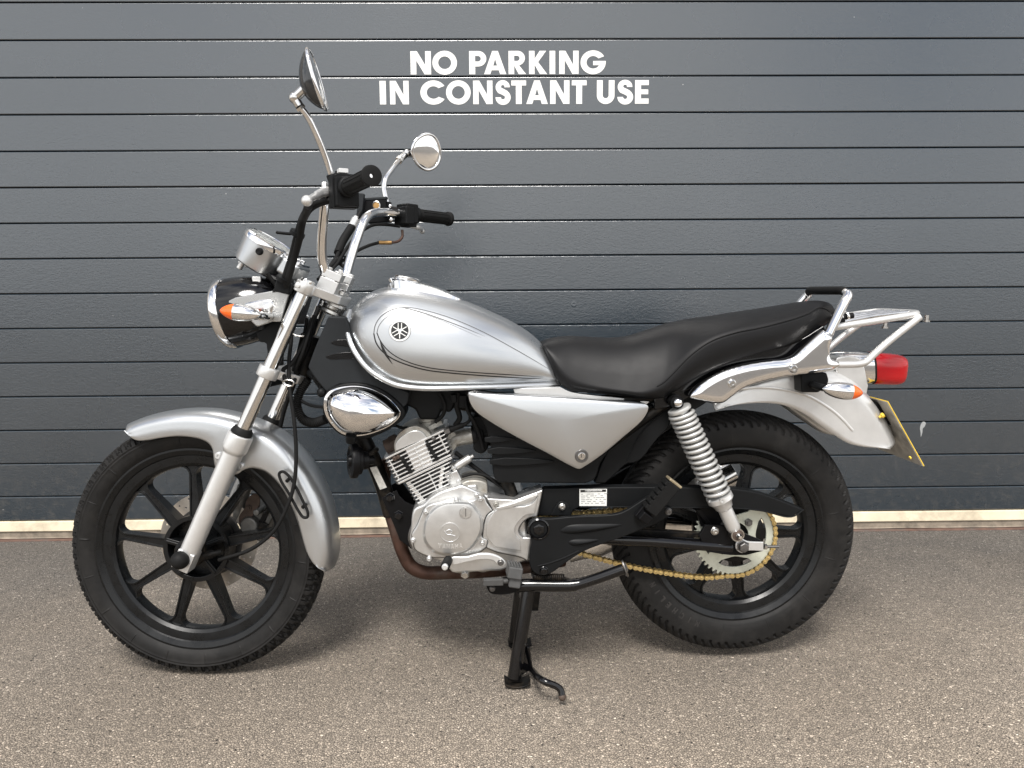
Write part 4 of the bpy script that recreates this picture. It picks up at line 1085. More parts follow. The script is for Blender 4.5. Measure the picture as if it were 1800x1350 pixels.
# thick loom from the near switchgear down to the lamp
cable([S(588, 352, -.20), S(574, 353, -.20), S(556, 358, -.18), S(540, 372, -.16), S(530, 390, -.15)], .0062)
cable([S(542, 362, -.32), S(537, 376, -.25), S(531, 392, -.17), S(526, 420, -.14), S(518, 450, -.12), S(508, 485, -.11), S(503, 505, -.10)], .0078)
cable([S(580, 350, -.20), S(560, 356, -.18), S(544, 366, -.165), S(533, 384, -.15), S(523, 418, -.13), S(514, 452, -.115), S(505, 480, -.105), S(498, 506, -.09)], .0092)
bm = NB(); tube(bm, [S(524, 408, -.138), S(521, 414, -.136)], .0165, 14); tube(bm, [S(524, 410, -.14), S(508, 411, -.15), S(488, 409, -.16), S(486, 408, -.16)], .0036, 6); obj('cable_tie', bm, M['black_plastic'], cb)
bm = NB(); tube(bm, [S(500, 488, -.105), S(497, 494, -.103)], .0165, 14); obj('cable_tie', bm, M['black_plastic'], cb)
bm = NB(); box(bm, S(499, 505, -.09), .034, .03, .026, Matrix.Rotation(R(15), 3, 'Y')); obj('cable_boot', bm, M['black_plastic'], cb, bevel=.004)
# hoses from the far side
cable([S(634, 372, .19), S(622, 395, .17), S(612, 412, .14), S(602, 430, .11), S(590, 455, .07), S(575, 475, .03), S(560, 492, .0)], .0055)
cable([S(618, 399, .165), S(602, 425, .12), S(594, 445, .09)], .0105, 'rubber', 'hose')
bm = NB(); tube(bm, [S(625, 386, .18), S(619, 398, .168)], .0105, 12); tube(bm, [S(627, 381, .182), S(625, 387, .18)], .0075, 12); obj('hose_fitting', bm, M['silver_satin'], cb)
cable([S(703, 398, .23), S(680, 395, .22), S(655, 396, .19), S(632, 410, .15), S(614, 430, .11), S(596, 458, .06), S(580, 478, .03)], .0042)
cable([S(707, 404, .235), S(707, 416, .235), S(700, 424, .225), S(688, 426.5, .215)], .0036, 'rust', 'throttle_pipe')
bm = NB(); tube(bm, [S(688, 426.5, .215), S(666, 426.5, .205)], .0054, 10); obj('throttle_adjuster', bm, M['copper'], cb)
cable([S(666, 426.5, .205), S(650, 431, .18), S(630, 440, .15), S(612, 452, .10), S(592, 465, .06), S(570, 485, .02)], .0042)
cable([S(600, 452, .09), S(588, 460, .05), S(575, 474, .03), S(566, 490, .02)], .0050)
cable([S(588, 457, .07), S(605, 470, .07), S(612, 485, .06)], .0045)
# speedometer cable: down beside the fork, through the guide, to the hub
cable([S(470, 480, -.05), S(495, 520, -.035), S(512, 580, -.04), S(508, 635, -.06), S(509, 680, -.075), S(517, 740, -.085), S(520.5, 800, -.088), S(517, 850, -.090), S(505, 890, -.092), S(480, 935, -.092), S(440, 966, -.090), S(400, 980, -.084), S(385, 984.5, -.075)], .0044, n=10)
cable([S(552, 555, -.03), S(541, 592, -.055), S(530, 626, -.06), S(521, 648, -.05), S(524, 664, -.03)], .0042)
cable([S(560, 540, .03), S(548, 575, -.02), S(541, 610, -.03), S(526, 640, -.03), S(517, 660, .0)], .0058)
cable([S(548, 560, -.01), S(535, 600, -.05), S(512, 640, -.06), S(498, 650, -.065), S(505, 672, -.07), S(515, 672, -.06), S(520, 655, -.03)], .0048)
cable([S(540, 560, .02), S(532, 600, .0), S(519, 640, -.02), S(512, 668, -.01)], .0040)
cable([S(556, 560, .02), S(545, 610, .02), S(531, 660, .02), S(528, 700, .02)], .0046)
cable([S(520, 668, .03), S(500, 720, .06), S(490, 760, .065), S(475, 800, .065)], .0052, name='brake_hose')
bm = NB()
for px, py, w in ((517, 588, -.04), (529, 600, -.04)): pass
tube(bm, SL(cr([(514, 586), (520, 590), (540, 590), (542, 587)], 4), -.04), .002, 6); obj('cable_clip', bm, M['steel'], cb)
bm = NB(); tube(bm, SL(cr([(497, 672), (503, 668), (516, 671), (514, 678), (502, 677)], 4, True), -.078), .002, 6, closed=True)
obj('cable_clip', bm, M['steel'], cb)
# ================================================================== MOTORCYCLE: BODY AND TAIL
rw_c = U(1295, 940, -0.034) + NY*0.034
RW = Frame(rw_c, NY)

def sections(px, ytop, ybot, hw, bw, shape, m=40):
    """symmetric loft: crest traced at the middle plane, lower edge traced at the near side (bw*hw off the middle)"""
    rings = []
    for a, t, b, h in zip(px, ytop, ybot, hw):
        T, B = U(a, t, 0), U(a, b, -h*bw)
        ring = []
        for j in range(m+1):
            s, v = shape(j/m)          # lateral -1..1, height 0..1
            ring.append(Vector((lerp(B.x, T.x, v), h*s, lerp(B.z, T.z, v))))
        rings.append(ring)
    return rings
def dens(P, n=5):
    """Catmull-Rom densify of parallel tables"""
    res = []
    cols = list(zip(*P))
    for i in range(len(P)-1):
        p0, p1, p2, p3 = P[max(i-1, 0)], P[i], P[i+1], P[min(i+2, len(P)-1)]
        for k in range(n):
            t = k/n
            res.append([0.5*((2*b)+(-a+c)*t+(2*a-5*b+4*c-d)*t*t+(-a+3*b-3*c+d)*t**3) for a, b, c, d in zip(p0, p1, p2, p3)])
    res.append(list(P[-1]))
    return list(zip(*res))

# ---- fuel tank
tank = empty('fuel_tank', parent=bike)
def tank_shape(u):
    # u 0..1 from the near lower edge over the crest to the far lower edge
    a = abs(2*u-1); sg = -1 if u < .5 else 1
    # a=1 at the edge, 0 at the crest
    th = a*PI/2
    if a > .72:                         # lower flank, tucked in
        q = (a-.72)/.28; v = .34*(1-q); s = 1-.17*q**2.2
    else:
        q = a/.72; ph = q*PI/2; v = .34+.66*math.cos(ph)**.92; s = math.sin(ph)**.86
    return sg*s, v
TP = [(612.5, 571, 575, .012), (614, 556, 585, .040), (619, 545.5, 603, .066), (628, 533.5, 624, .088), (642, 520.5, 645, .107), (660, 510.5, 661, .122), (684, 504, 674.5, .134), (715, 504.5, 681, .141), (750, 511, 682.5, .143), (790, 520.5, 682.5, .140), (830, 533.5, 681.5, .134),
      (870, 550.5, 680, .125), (905, 568, 678.5, .114), (934, 587, 677, .103), (953, 606, 676, .094), (969, 629, 675, .084), (979, 650, 674, .074), (984, 668, 673.5, .066)]
px, yt, yb, hw = dens(TP, 5)
bm = NB(); loft(bm, sections(px, yt, yb, hw, .82, tank_shape, 56), closed=False, caps=False)
# underside
tank_o = obj('tank_shell', bm, M['silver'], tank, sharp=60)
bm = NB(); q = [Vector((U(a, b, -h*.8).x, -h*.80, U(a, b, -h*.8).z)) for a, b, h in zip(px, yb, hw)]
loft(bm, [[p, Vector((p.x, -p.y, p.z))] for p in q], closed=False, caps=False); obj('tank_floor', bm, M['black_satin'], tank)
FL = [(615, 546.5, .030), (610.5, 560, .050), (610, 575, .064), (614, 597, .086), (626, 622, .104), (645, 646.5, .117), (668, 663.5, .125), (698, 677, .130), (740, 682.5, .131), (820, 681.5, .123), (905, 679, .104), (955, 676.5, .086), (984, 674, .068)]
for sgn in (-1, 1):
    pts = [p if sgn < 0 else Vector((p.x, -p.y, p.z)) for p in [U(a, b, -c) for a, b, c in FL]]
    bm = NB(); tube(bm, cr(pts, 7), .0062, 12, flat=(.9, 1.0)); obj('seam_flange', bm, M['silver'], tank)
# filler console: chrome, on the crest
CP = [(682, 502.5, 505, .018), (686, 498, 505.5, .030), (694, 491.5, 507, .040), (704, 489, 509, .045), (729, 493.5, 515, .047), (762, 502, 524, .046), (790, 513, 533, .043), (806, 520.5, 538, .036), (814, 525, 539, .020)]
px, yt, yb, hw = dens(CP, 4)
def con_shape(u):
    a = abs(2*u-1); sg = -1 if u < .5 else 1
    if a > .75: q = (a-.75)/.25; return sg*(.90+.10*q), .80*(1-q)
    q = a/.75; return sg*.90*q, 1-.20*q**3
bm = NB(); loft(bm, sections(px, yt, yb, hw, .9, con_shape, 24), closed=False, caps=False); obj('filler_console', bm, M['chrome'], tank, sharp=30)
bm = NB(); lathe(bm, [(.0335, 0), (.0335, .006), (.029, .010), (0, .012)], U(716, 490, 0)-UP*.006, Vector((.2, 0, 1)), 30); obj('filler_cap', bm, M['chrome'], tank)
bm = NB(); lathe(bm, [(.0065, 0), (.0065, .008), (0, .010)], U(689, 495, .0), Vector((-.4, 0, 1)), 12); obj('console_bolt', bm, M['chrome'], tank)

# decals lie on the tank's own skin
dg = bpy.context.evaluated_depsgraph_get(); dg.update()
def bvh_of(o): return BVHTree.FromObject(o, dg)
def skin(b, px, py, lift):
    d = ray(px, py).normalized()
    loc, nrm, i, dist = b.ray_cast(CAM, d)
    if loc is None: return None
    if nrm.dot(d) > 0: nrm = -nrm
    return loc+nrm*lift, nrm
def ribbon(b, pts, wfun, lift=.0006, n=6, th=.0004):
    P = cr(pts, n); V = []; Nn = len(P)
    for i, p in enumerate(P):
        r = skin(b, p.x, p.y, lift)
        if r: V.append((r[0], r[1], i/(Nn-1)))
    bm = NB(); prev = None
    for i, (p, nn, t) in enumerate(V):
        tg = (V[min(i+1, len(V)-1)][0]-V[max(i-1, 0)][0]).normalized(); sd_ = tg.cross(nn).normalized()
        h = wfun(t)/2
        cur = [bm.verts.new(p+sd_*h), bm.verts.new(p-sd_*h)]
        if prev: bm.faces.new((prev[0], cur[0], cur[1], prev[1]))
        prev = cur
    return bm
tb = bvh_of(tank_o)
lo1 = [(962, 666.5), (900, 663.5), (845, 660), (790, 655.5), (750, 650.5), (718, 642), (690, 630.5), (671, 616.5), (661, 602), (657, 586)]
up1 = [(657, 586), (660, 571), (669, 557), (684, 547), (702, 541.5), (722, 541), (760, 549), (800, 562), (850, 584), (900, 611), (940, 634), (968, 651)]
lo2 = [(955, 663), (900, 659), (845, 655.5), (790, 651), (752, 646), (722, 638), (697, 627), (680, 614), (668, 598), (662.5, 585)]
up2 = [(662.5, 585), (666, 573), (676, 560.5), (690, 552), (706, 548), (726, 549), (758, 557), (796, 572), (846, 594)]
obj('pinstripe', ribbon(tb, lo1, lambda t: .0028*min(1, t*6+.15)), M['black_print'], tank, recalc=False)
obj('pinstripe', ribbon(tb, up1, lambda t: .0016*min(1, (1-t)*6+.2)), M['grey_print'], tank, recalc=False)
obj('pinstripe', ribbon(tb, lo2, lambda t: .0022*min(1, t*6+.15)), M['black_print'], tank, recalc=False)
obj('pinstripe', ribbon(tb, up2, lambda t: .0012*min(1, (1-t)*4+.15)), M['grey_print'], tank, recalc=False)
obj('pinstripe_flash', ribbon(tb, [(668, 600), (673, 612), (679, 624), (690, 640)], lambda t: .0060*math.sin(PI*min(max(t, .02), .98))**.8), M['black_print'], tank, recalc=False)
obj('pinstripe_flash', ribbon(tb, [(686, 545), (703, 541), (740, 549), (800, 570), (852, 591)], lambda t: .0030*math.sin(PI*min(max(t, .02), .98))), M['grey_print'], tank, recalc=False)
# round emblem: three crossed tuning forks in a ring
ec, en = skin(tb, 703, 581.5, .0004)
ez = (UP-en*UP.dot(en)).normalized(); ex = ez.cross(en)
EM = basis(ex, ez, en).to_4x4(); EM.translation = ec
circ = lambda r, n=56: [(r*math.cos(2*PI*i/n), r*math.sin(2*PI*i/n)) for i in range(n)]
badge = obj('emblem', shape2d([circ(.0235)], .0016), M['white'], tank, matrix=EM)
obj('emblem_line', shape2d([circ(.0240), circ(.0232)], .0012), M['grey_print'], badge, matrix=Matrix.Translation((0, 0, .0004)))
obj('emblem_field', shape2d([circ(.0192)], .0012), M['black_print'], badge, matrix=Matrix.Translation((0, 0, .0006)))
for k in range(3):
    fk = [[(-.0010, -.0172), (.0010, -.0172), (.0010, .001), (.0046, .004), (.0046, .0172), (.0028, .0172), (.0028, .0052), (0, .003), (-.0028, .0052), (-.0028, .0172), (-.0046, .0172), (-.0046, .004), (-.0010, .001)]]
    obj('emblem_fork', shape2d(fk, .0008), M['white'], badge, matrix=Matrix.Translation((0, 0, .0013+.0002*k)) @ Matrix.Rotation(R(120*k), 4, 'Z'))

# ---- seat
seat = empty('seat', parent=bike)
# px, crest y, seam y, bottom y, half width
SP = [(954, 601, 606, 612, .058), (960, 597, 612, 630, .072), (972, 593.5, 628, 656, .086), (985, 591.5, 645, 676, .096), (1005, 590.5, 662, 687, .104), (1035, 592, 673, 691, .111), (1070, 593.5, 680, 694, .118), (1100, 591, 684, 697, .124),
      (1130, 582.5, 686, 701, .130), (1160, 572, 676, 700, .134), (1180, 567, 659, 692, .136), (1214, 560, 624, 671, .138), (1250, 555.5, 599, 652, .138), (1292, 549, 584.5, 635, .136), (1330, 543.5, 577, 623, .132),
      (1365, 538, 568.5, 614, .127), (1395, 533, 560, 605, .120), (1420, 529.5, 551, 592, .110), (1438, 528.5, 541, 580, .098), (1451, 533, 543, 572, .086), (1459, 543, 549, 563, .070), (1462, 551, 553, 558, .055)]
px, yt, ys, yb, hw = dens(SP, 5)
rings = []; seamL = []
for a, t, s, b, h in zip(px, yt, ys, yb, hw):
    Tp, Sp, Bp = U(a, t, 0), U(a, s, -h), U(a, b, -h*.93)
    ring = []
    for j in range(9):
        q = j/8; ww = -(h*(.93+.07*math.sin(q*PI/2)) + .004*math.sin(q*PI)); ring.append(Vector((lerp(Bp.x, Sp.x, q), ww, lerp(Bp.z, Sp.z, q))))
    top = []
    for j in range(1, 24):
        q = -1+2*j/24; v = (1-abs(q)**2.3)**.80; top.append(Vector((lerp(Sp.x, Tp.x, v), h*q, lerp(Sp.z, Tp.z, v))))
    far = [Vector((p.x, -p.y, p.z)) for p in ring[::-1]]
    rings.append(ring+top+far); seamL.append(ring[8])
bm = NB(); V = loft(bm, rings, closed=True, caps=True)
obj('seat_cover', bm, M['vinyl'], seat, sharp=70)
for sgn in (-1, 1):
    bm = NB(); tube(bm, [Vector((p.x, p.y-.0006, p.z)) if sgn < 0 else Vector((p.x, -p.y+.0006, p.z)) for p in seamL[44:-6]], .0017, 8); obj('seam_piping', bm, M['vinyl'], seat)

# ---- painted side cover and the black boxes behind it
def panel(name, pts, w, thick, mt, parent, bevel=.003, n=4, h=0.0, c=None, closed=True):
    """a panel traced on its outer edge at w (near side), thick metres deep, optionally swollen by h"""
    bm = NB(); lp = UL(cr(pts, n, True), w)
    if h: dome(bm, lp, U(c[0], c[1], w), -NY, h, 7, 2.2, 1.7, back=thick)
    else: prism(bm, lp, NY*thick)
    return obj(name, bm, mt, parent, bevel=bevel if not h else 0, sharp=40)
sc = empty('side_cover', parent=bike)
SCP = [(823, 690, 1), (900, 694.5), (1000, 700), (1133, 710, 1), (1139, 714), (1138, 723), (1128, 739), (1100, 764), (1062, 796), (1030, 818), (1018, 824), (1004, 819), (960, 795), (905, 766), (862, 741), (836, 722), (826, 706)]
panel('cover_panel', SCP, -.138, .020, M['silver'], sc, h=.010, c=(985, 740))
panel('cover_lip', [(p[0]*1.004-4, p[1]*1.006-3.2) if len(p) < 3 else (p[0], p[1]-1) for p in SCP], -.130, .03, M['black_gloss'], sc, bevel=.002)
bm = NB(); lathe(bm, [(.0150, 0), (.0155, .003), (.0140, .006), (.0120, .006), (.0115, .004), (0, .004)], U(1022, 801, -.142), -NY, 26); obj('lock', bm, M['steel_dark'], sc)
bm = NB(); lathe(bm, [(.0085, 0), (.0085, .0065), (.0075, .0075), (0, .0075)], U(1022, 801, -.142), -NY, 20); obj('lock_barrel', bm, M['chrome_worn'], sc)
bm = NB(); box(bm, U(1022, 801, -.1498), .0014, .001, .009); obj('keyhole', bm, M['black_print'], sc)
ab = empty('airbox_cover', parent=bike)
panel('airbox', [(833, 718, 1), (848, 738), (856, 758), (863, 785), (866, 812), (868, 838), (876, 849, 1), (1030, 850, 1), (1046, 842), (1056, 815), (1075, 780), (1040, 740, 1), (900, 705, 1)], -.112, .12, M['black_plastic'], ab, bevel=.008)
for x0, x1, y in ((853, 908, 773), (858, 943, 793), (862, 975, 812)):
    bm = NB(); lp = UL(cr([(x0, y-3.5), (x1-12, y-3.5), (x1, y), (x1-12, y+2.5), (x0, y+4)], 3, True), -.1185); prism(bm, lp, NY*.012); obj('vent_rib', bm, M['black_plastic'], ab, bevel=.0025)
panel('inner_mudguard', [(1072, 785, 1), (1105, 755), (1140, 715, 1), (1172, 700, 1), (1180, 722), (1176, 750), (1158, 770), (1145, 786), (1132, 803), (1119, 813), (1101, 817), (1083, 833), (1064, 850, 1), (1045, 850, 1), (1056, 818)], -.088, .17, M['black_plastic'], ab, bevel=.004)
bm = NB(); tube(bm, UL(cr([(1170, 722), (1145, 742), (1120, 772), (1103, 812)], 5), -.0885), .0016, 6); obj('panel_crease', bm, M['black_plastic'], ab)
# steel rail between tank, cover and seat
panel('tank_rail', [(902, 683, 1), (985, 681, 1), (1005, 690), (1085, 699), (1142, 706, 1), (1135, 712, 1), (1000, 700), (905, 692, 1)], -.105, .02, M['silver_satin'], sc, bevel=.001)
ur = empty('seat_rail', parent=bike)
panel('rail_cover', [(1150, 700, 1), (1180, 686), (1216, 664), (1264, 640), (1326, 616), (1400, 600), (1448, 572, 1), (1452, 580, 1), (1408, 626), (1380, 636), (1330, 642), (1285, 652), (1250, 668), (1222, 690), (1205, 702), (1176, 716, 1), (1150, 720, 1)], -.108, .216, M['black_gloss'], ur, bevel=.004)
panel('under_tray', [(1192, 700, 1), (1260, 668), (1330, 648), (1420, 636, 1), (1440, 655, 1), (1330, 672), (1262, 694), (1236, 712, 1), (1196, 735, 1)], -.080, .16, M['black_plastic'], ur, bevel=.003)

# ---- grey scoop in front of the engine and the chrome teardrop over the air pump
sco = empty('air_scoop', parent=bike)
panel('scoop_panel', [(577, 556, 1), (607, 557, 1), (625, 600), (648, 640), (690, 676), (720, 690, 1), (714, 712), (690, 722), (640, 690), (598, 676), (576, 690), (566, 680), (556, 668), (541, 646, 1), (553, 613)], -.080, .14, M['grey_plastic'], sco, bevel=.006)
for lp in ([(581, 602), (590, 598), (612, 597), (624, 599), (622, 608), (600, 608), (588, 606)], [(572, 627), (582, 623), (612, 619), (630, 621), (628, 629), (600, 631), (580, 631)]):
    bm = NB(); q = cr(lp, 4, True); prism(bm, UL(q, -.0815), NY*.004); obj('scoop_slot', bm, M['black_gloss'], sco, bevel=.001)
bm = NB()
sl = cr([(570, 700), (574, 687), (590, 678), (612, 673), (640, 674), (668, 683), (694, 700), (712, 722), (711, 734), (690, 752), (662, 766), (640, 772), (600, 766), (576, 744), (566, 720)], 4, True)
prism(bm, UL(sl, -.086), NY*.09); obj('scoop_body', bm, M['black_plastic'], sco, bevel=.006)
td = cr([(569, 712), (571, 698), (579, 688), (595, 681.5), (615, 678.5), (636, 679.5), (658, 686), (680, 698), (696, 713), (704, 724, 1), (702, 733), (686, 748), (660, 760), (636, 766), (614, 766.5), (597, 760), (581, 744), (572, 728)], 5, True)
bm = NB(); dome(bm, UL(td, -.088), U(625, 722, -.088), -NY, .006, 3, 6, 1.2, back=.006); obj('teardrop_rim', bm, M['chrome'], sco, sharp=30)
bm = NB(); c2 = Vector((625, 722)); dome(bm, UL([c2+(p-c2)*.955+Vector((2.5, -.5)) for p in td], -.093), U(623, 722, -.093), -NY, .046, 14, 2.2, 1.75); obj('teardrop_cover', bm, M['chrome'], sco, sharp=0)
for k in range(4):
    p = [(573, 700), (572, 722), (581, 744), (596, 758)][k]
    bm = NB(); lathe(bm, [(.0028, 0), (.0028, .0016), (0, .0022)], U(p[0]+3, p[1], -.093), -NY, 10); obj('screw', bm, M['steel'], sco)
bm = NB(); tube(bm, [U(617, 764, -.10), U(617, 775, -.09)], .012, 14); obj('hose_stub', bm, M['black_plastic'], sco)
bm = NB()
hosep = cr([U(541, 668, -.02), U(527, 690, -.03), U(522, 715, -.04), U(533, 737, -.05), U(552, 743, -.06), U(572, 737, -.07)], 14)
tube(bm, hosep, [.0115 if i % 2 == 0 else .0090 for i in range(len(hosep))], 14); obj('corrugated_hose', bm, M['rubber'], sco)
bm = NB(); tube(bm, cr([U(545, 655, -.03), U(553, 662, -.05), U(561, 661, -.06)], 5), .009, 10); sphere(bm, U(560, 664, -.06), .012, 12); tube(bm, cr([U(520, 700, -.03), U(545, 712, -.05), U(570, 716, -.08)], 5), .004, 8); sphere(bm, U(565, 690, -.075), .011, 12)
obj('hose_clip', bm, M['black_plastic'], sco)

# ---- horn
horn = empty('horn', parent=bike)
hx = Vector((-.93, -.33, .06)).normalized()
bm = NB(); lathe(bm, [(0, .010), (.012, .010), (.014, .004), (.026, .002), (.034, .006), (.040, .004), (.0415, -.002), (.0405, -.010), (.034, -.012), (.032, -.020), (.022, -.024), (.020, -.036), (.012, -.038), (.010, -.050), (0, -.05)], U(619, 810, -.060), hx, 40, caps=False)
obj('horn_body', bm, M['black_satin'], horn, sharp=30)
bm = NB(); tube(bm, [U(640, 806, -.05), U(655, 795, -.04), U(662, 790, -.02)], .006, 8); obj('horn_bracket', bm, M['black_frame'], horn)

# ---- rear mudguard
rf = empty('rear_mudguard', parent=bike)
Tr = [(1235, 690), (1270, 668), (1330, 645), (1390, 634), (1440, 640), (1480, 658), (1508, 682), (1532, 712), (1550, 742), (1560, 766), (1566, 788)]
Br = [(1235, 729), (1264, 718), (1306, 710), (1349, 708.5), (1382, 713.5), (1413, 727), (1444, 749), (1468, 765.5), (1478, 772), (1492, 779.5), (1515, 785), (1545, 787.5), (1566, 789)]
def polr(pts, w):
    res = []
    for p in cr(pts, 6): r, a, _ = RW.polar(U(p[0], p[1], w)); res.append((math.degrees(a), r))
    return sorted(res)
PT, PB = polr(Tr, 0), polr(Br, -.074)
a0, a1 = max(PT[0][0], PB[0][0]), min(PT[-1][0], PB[-1][0])
rings = []
for i in range(91):
    a = lerp(a0, a1, i/90); rt = smooth_at(PT, a); rb = min(smooth_at(PB, a), rt-.004)
    hw_ = .074; ring = []
    for j in range(9): q = j/8; ring.append((lerp(rb, rt-.040, q) if rt-.040 > rb else rb, -hw_*(1.0-.03*q)))
    K = 22
    for j in range(1, K):
        ph = PI*j/K; c_, s_ = math.cos(ph), math.sin(ph)
        ring.append((max(rb, rt-.040+.040*abs(s_)**(2/2.4)), -hw_*.97*math.copysign(abs(c_)**(2/2.4), c_)))
    ring += [(r_, -w_) for r_, w_ in ring[8::-1]]
    rings.append([RW.p(r_, R(a), w_) for r_, w_ in ring])
bm = NB(); loft(bm, rings, closed=False, caps=False)
o = obj('mudguard_shell', bm, M['silver_satin'], rf, sharp=50); so = o.modifiers.new('thick', 'SOLIDIFY'); so.thickness = .0024; so.offset = -1
bm = NB(); tube(bm, UL(cr([(1300, 684), (1340, 681), (1384, 686), (1420, 696), (1460, 719), (1482, 738), (1499, 757)], 6), -.0735), .0035, 10, flat=(.5, 1)); obj('pressed_crease', bm, M['silver_satin'], rf)
# ---- number plate, seen from its back
pl = empty('number_plate', parent=bike)
pa, pb = U(1560, 706, -.100), U(1624, 820, -.100)
pd = (pb-pa).normalized(); pnm = pd.cross(NY).normalized(); pnm = pnm if pnm.x > 0 else -pnm
corners = [pa, Vector((pa.x, .100, pa.z)), Vector((pb.x, .100, pb.z)), pb]
bm = NB(); prism(bm, corners, pnm*.0022); obj('plate_front', bm, M['yellow'], pl, bevel=.0006)
cmid = sum(corners, Vector())/4
bm = NB(); prism(bm, [cmid+(c_-cmid)*.985-pnm*.0016 for c_ in corners], pnm*.0015); obj('plate_rear', bm, M['plate_back'], pl)
bm = NB(); lathe(bm, [(.0062, 0), (.0062, .006), (.003, .007), (.003, .012), (0, .012)], U(1553, 729, -.075), -pnm, 8); obj('plate_bolt', bm, M['yellow'], pl)
bm = NB(); lathe(bm, [(.004, 0), (.004, .003), (0, .003)], U(1602, 803, -.095)-pnm*.002, -pnm, 8); obj('plate_bolt', bm, M['yellow'], pl)
bm = NB(); prism(bm, UL(cr([(1522, 697), (1540, 705), (1566, 732), (1572, 748), (1560, 745), (1540, 730)], 4, True), -.055), NY*.11); obj('plate_bracket', bm, M['black_satin'], pl, bevel=.003)

# ---- tail lamp
tl = empty('tail_light', parent=bike)
tax = Vector((math.cos(R(4)), 0, -math.sin(R(4))))
tcn_ = U(1522, 646, 0)
bm = NB(); pass; bm.free()
bm = NB(); prism(bm, UL(cr([(1470, 630), (1512, 630), (1527, 678, 1), (1521, 699), (1502, 686), (1472, 656)], 4, True), -.050), NY*.10); obj('lamp_foot', bm, M['silver_satin'], tl, bevel=.004)
bm = NB(); pr = [(.0385, -.002), (.0395, .002), (.0392, .03), (.0385, .058), (.0370, .072), (.0335, .081), (.027, .0865), (.014, .089), (0, .0895)]

def box_sect(r, n=44, e=3.6, sx=1.3):
    return [(r*math.copysign(abs(math.cos(2*PI*i/n))**(2/e), math.cos(2*PI*i/n)), sx*r*math.copysign(abs(math.sin(2*PI*i/n))**(2/e), math.sin(2*PI*i/n))) for i in range(n)]
tz = tax.cross(NY).normalized(); tz = tz if tz.z > 0 else -tz
def tail_loft(prof_, mt, name):
    bm = NB(); loft(bm, [[tcn_+tax*(h+(-a)*.16*(1 if h < .03 else 0))+tz*a+NY*b for a, b in box_sect(max(r, .0005))] for r, h in prof_]); return obj(name, bm, mt, tl, sharp=35)
pr = [(.0375, -.001), (.0385, .002), (.0382, .03), (.0376, .060), (.0365, .072), (.0335, .0800), (.028, .0850), (.018, .0872), (.002, .088)]
tail_loft(pr, M['red'], 'lens')
tail_loft([(.028, -.085), (.0345, -.06), (.0380, -.02), (.0385, -.003)], M['chrome'], 'lamp_housing')
tail_loft([(.0372, -.004), (.0392, -.003), (.0392, .001), (.0372, .002)], M['rubber'], 'lens_seal')
# ---- rear indicators
for sgn in (-1, 1):
    f = (lambda p: p) if sgn < 0 else (lambda p: Vector((p.x, -p.y, p.z)))
    indicator(f(U(1517, 691.5, -.178)), f(U(1446, 683, -.172)), f(U(1428, 676, -.120)), .0195, .30, M['chrome'], foot=M['black_plastic'])
bm = NB(); prism(bm, UL(cr([(1408, 657, 1), (1454, 655, 1), (1457, 672), (1440, 690, 1), (1409, 690, 1)], 3, True), -.112), NY*.224); obj('indicator_bracket', bm, M['black_plastic'], ur, bevel=.004)

# ---- grab rail and luggage rack
gr = empty('grab_rail', parent=bike)
GP = [(1212.5, 697), (1226, 679), (1264, 655), (1307, 641), (1349, 634), (1380, 631), (1396, 625), (1412, 611), (1447, 580, 1), (1464, 592, 1), (1459, 612), (1461, 630), (1474, 636), (1476, 642), (1466, 650), (1440, 655), (1419, 657.5), (1377, 663), (1338, 671.5), (1306, 683), (1284, 699), (1270, 708), (1238, 706)]
for sgn in (-1, 1):
    lp = UL(cr(GP, 5, True), -.140)
    if sgn > 0: lp = [Vector((p.x, -p.y, p.z)) for p in lp]
    bm = NB(); puff(bm, lp, NY*sgn, .0095, .0165, back=.014); obj('rail_casting', bm, M['chrome'], gr, sharp=50)
    for px_, py_ in ((1286.5, 674), (1394, 648)):
        q = U(px_, py_, -.1490); q = q if sgn < 0 else Vector((q.x, -q.y, q.z))
        bm = NB(); lathe(bm, [(.0115, -.003), (.0115, .001), (.0095, .001), (.0085, .0045), (.0065, .0065), (.0035, .0065), (.003, .003), (0, .003)], q, NY*sgn, 22); obj('rail_bolt', bm, M['chrome_worn'], gr)
b0, b1, b2 = U(1456, 588, -.126), U(1484, 531, -.112), U(1490, 518, -.104)
topz = U(1482, 511.5, -.088)
bp_ = cr([b0, b0.lerp(b1, .5), b1, b2, topz, Vector((topz.x-.003, -.06, topz.z+.001)), Vector((topz.x-.004, 0, topz.z+.001))], 7)
bp_ = bp_ + [Vector((p.x, -p.y, p.z)) for p in bp_[-2::-1]]
bm = NB(); tube(bm, bp_, [.0108 if abs(p.y) > .100 else .0090 for p in bp_], 18); obj('rail_tube', bm, M['chrome'], gr)
rb = [p for p in bp_ if abs(p.y) < .094]
bm = NB(); tube(bm, rb, .0099, 18); obj('rail_sleeve', bm, M['rubber'], gr)
rk = empty('luggage_rack', parent=bike)
ra, rbk = U(1470, 575.5, -.105), U(1622, 551, -.105)
zr = rbk
def Rk(t, w): return Vector((lerp(ra.x, rbk.x, t), w, lerp(ra.z, rbk.z, t)))
loopp = [Rk(-.03, -.100), Rk(.5, -.102), Rk(.88, -.100), Rk(.97, -.090), Rk(1.0, -.07), Rk(1.0, 0), Rk(1.0, .07), Rk(.97, .090), Rk(.88, .100), Rk(.5, .102), Rk(-.03, .100)]
bm = NB(); tube(bm, cr(loopp, 6), .0080, 14); obj('rack_tube', bm, M['silver_satin'], rk)
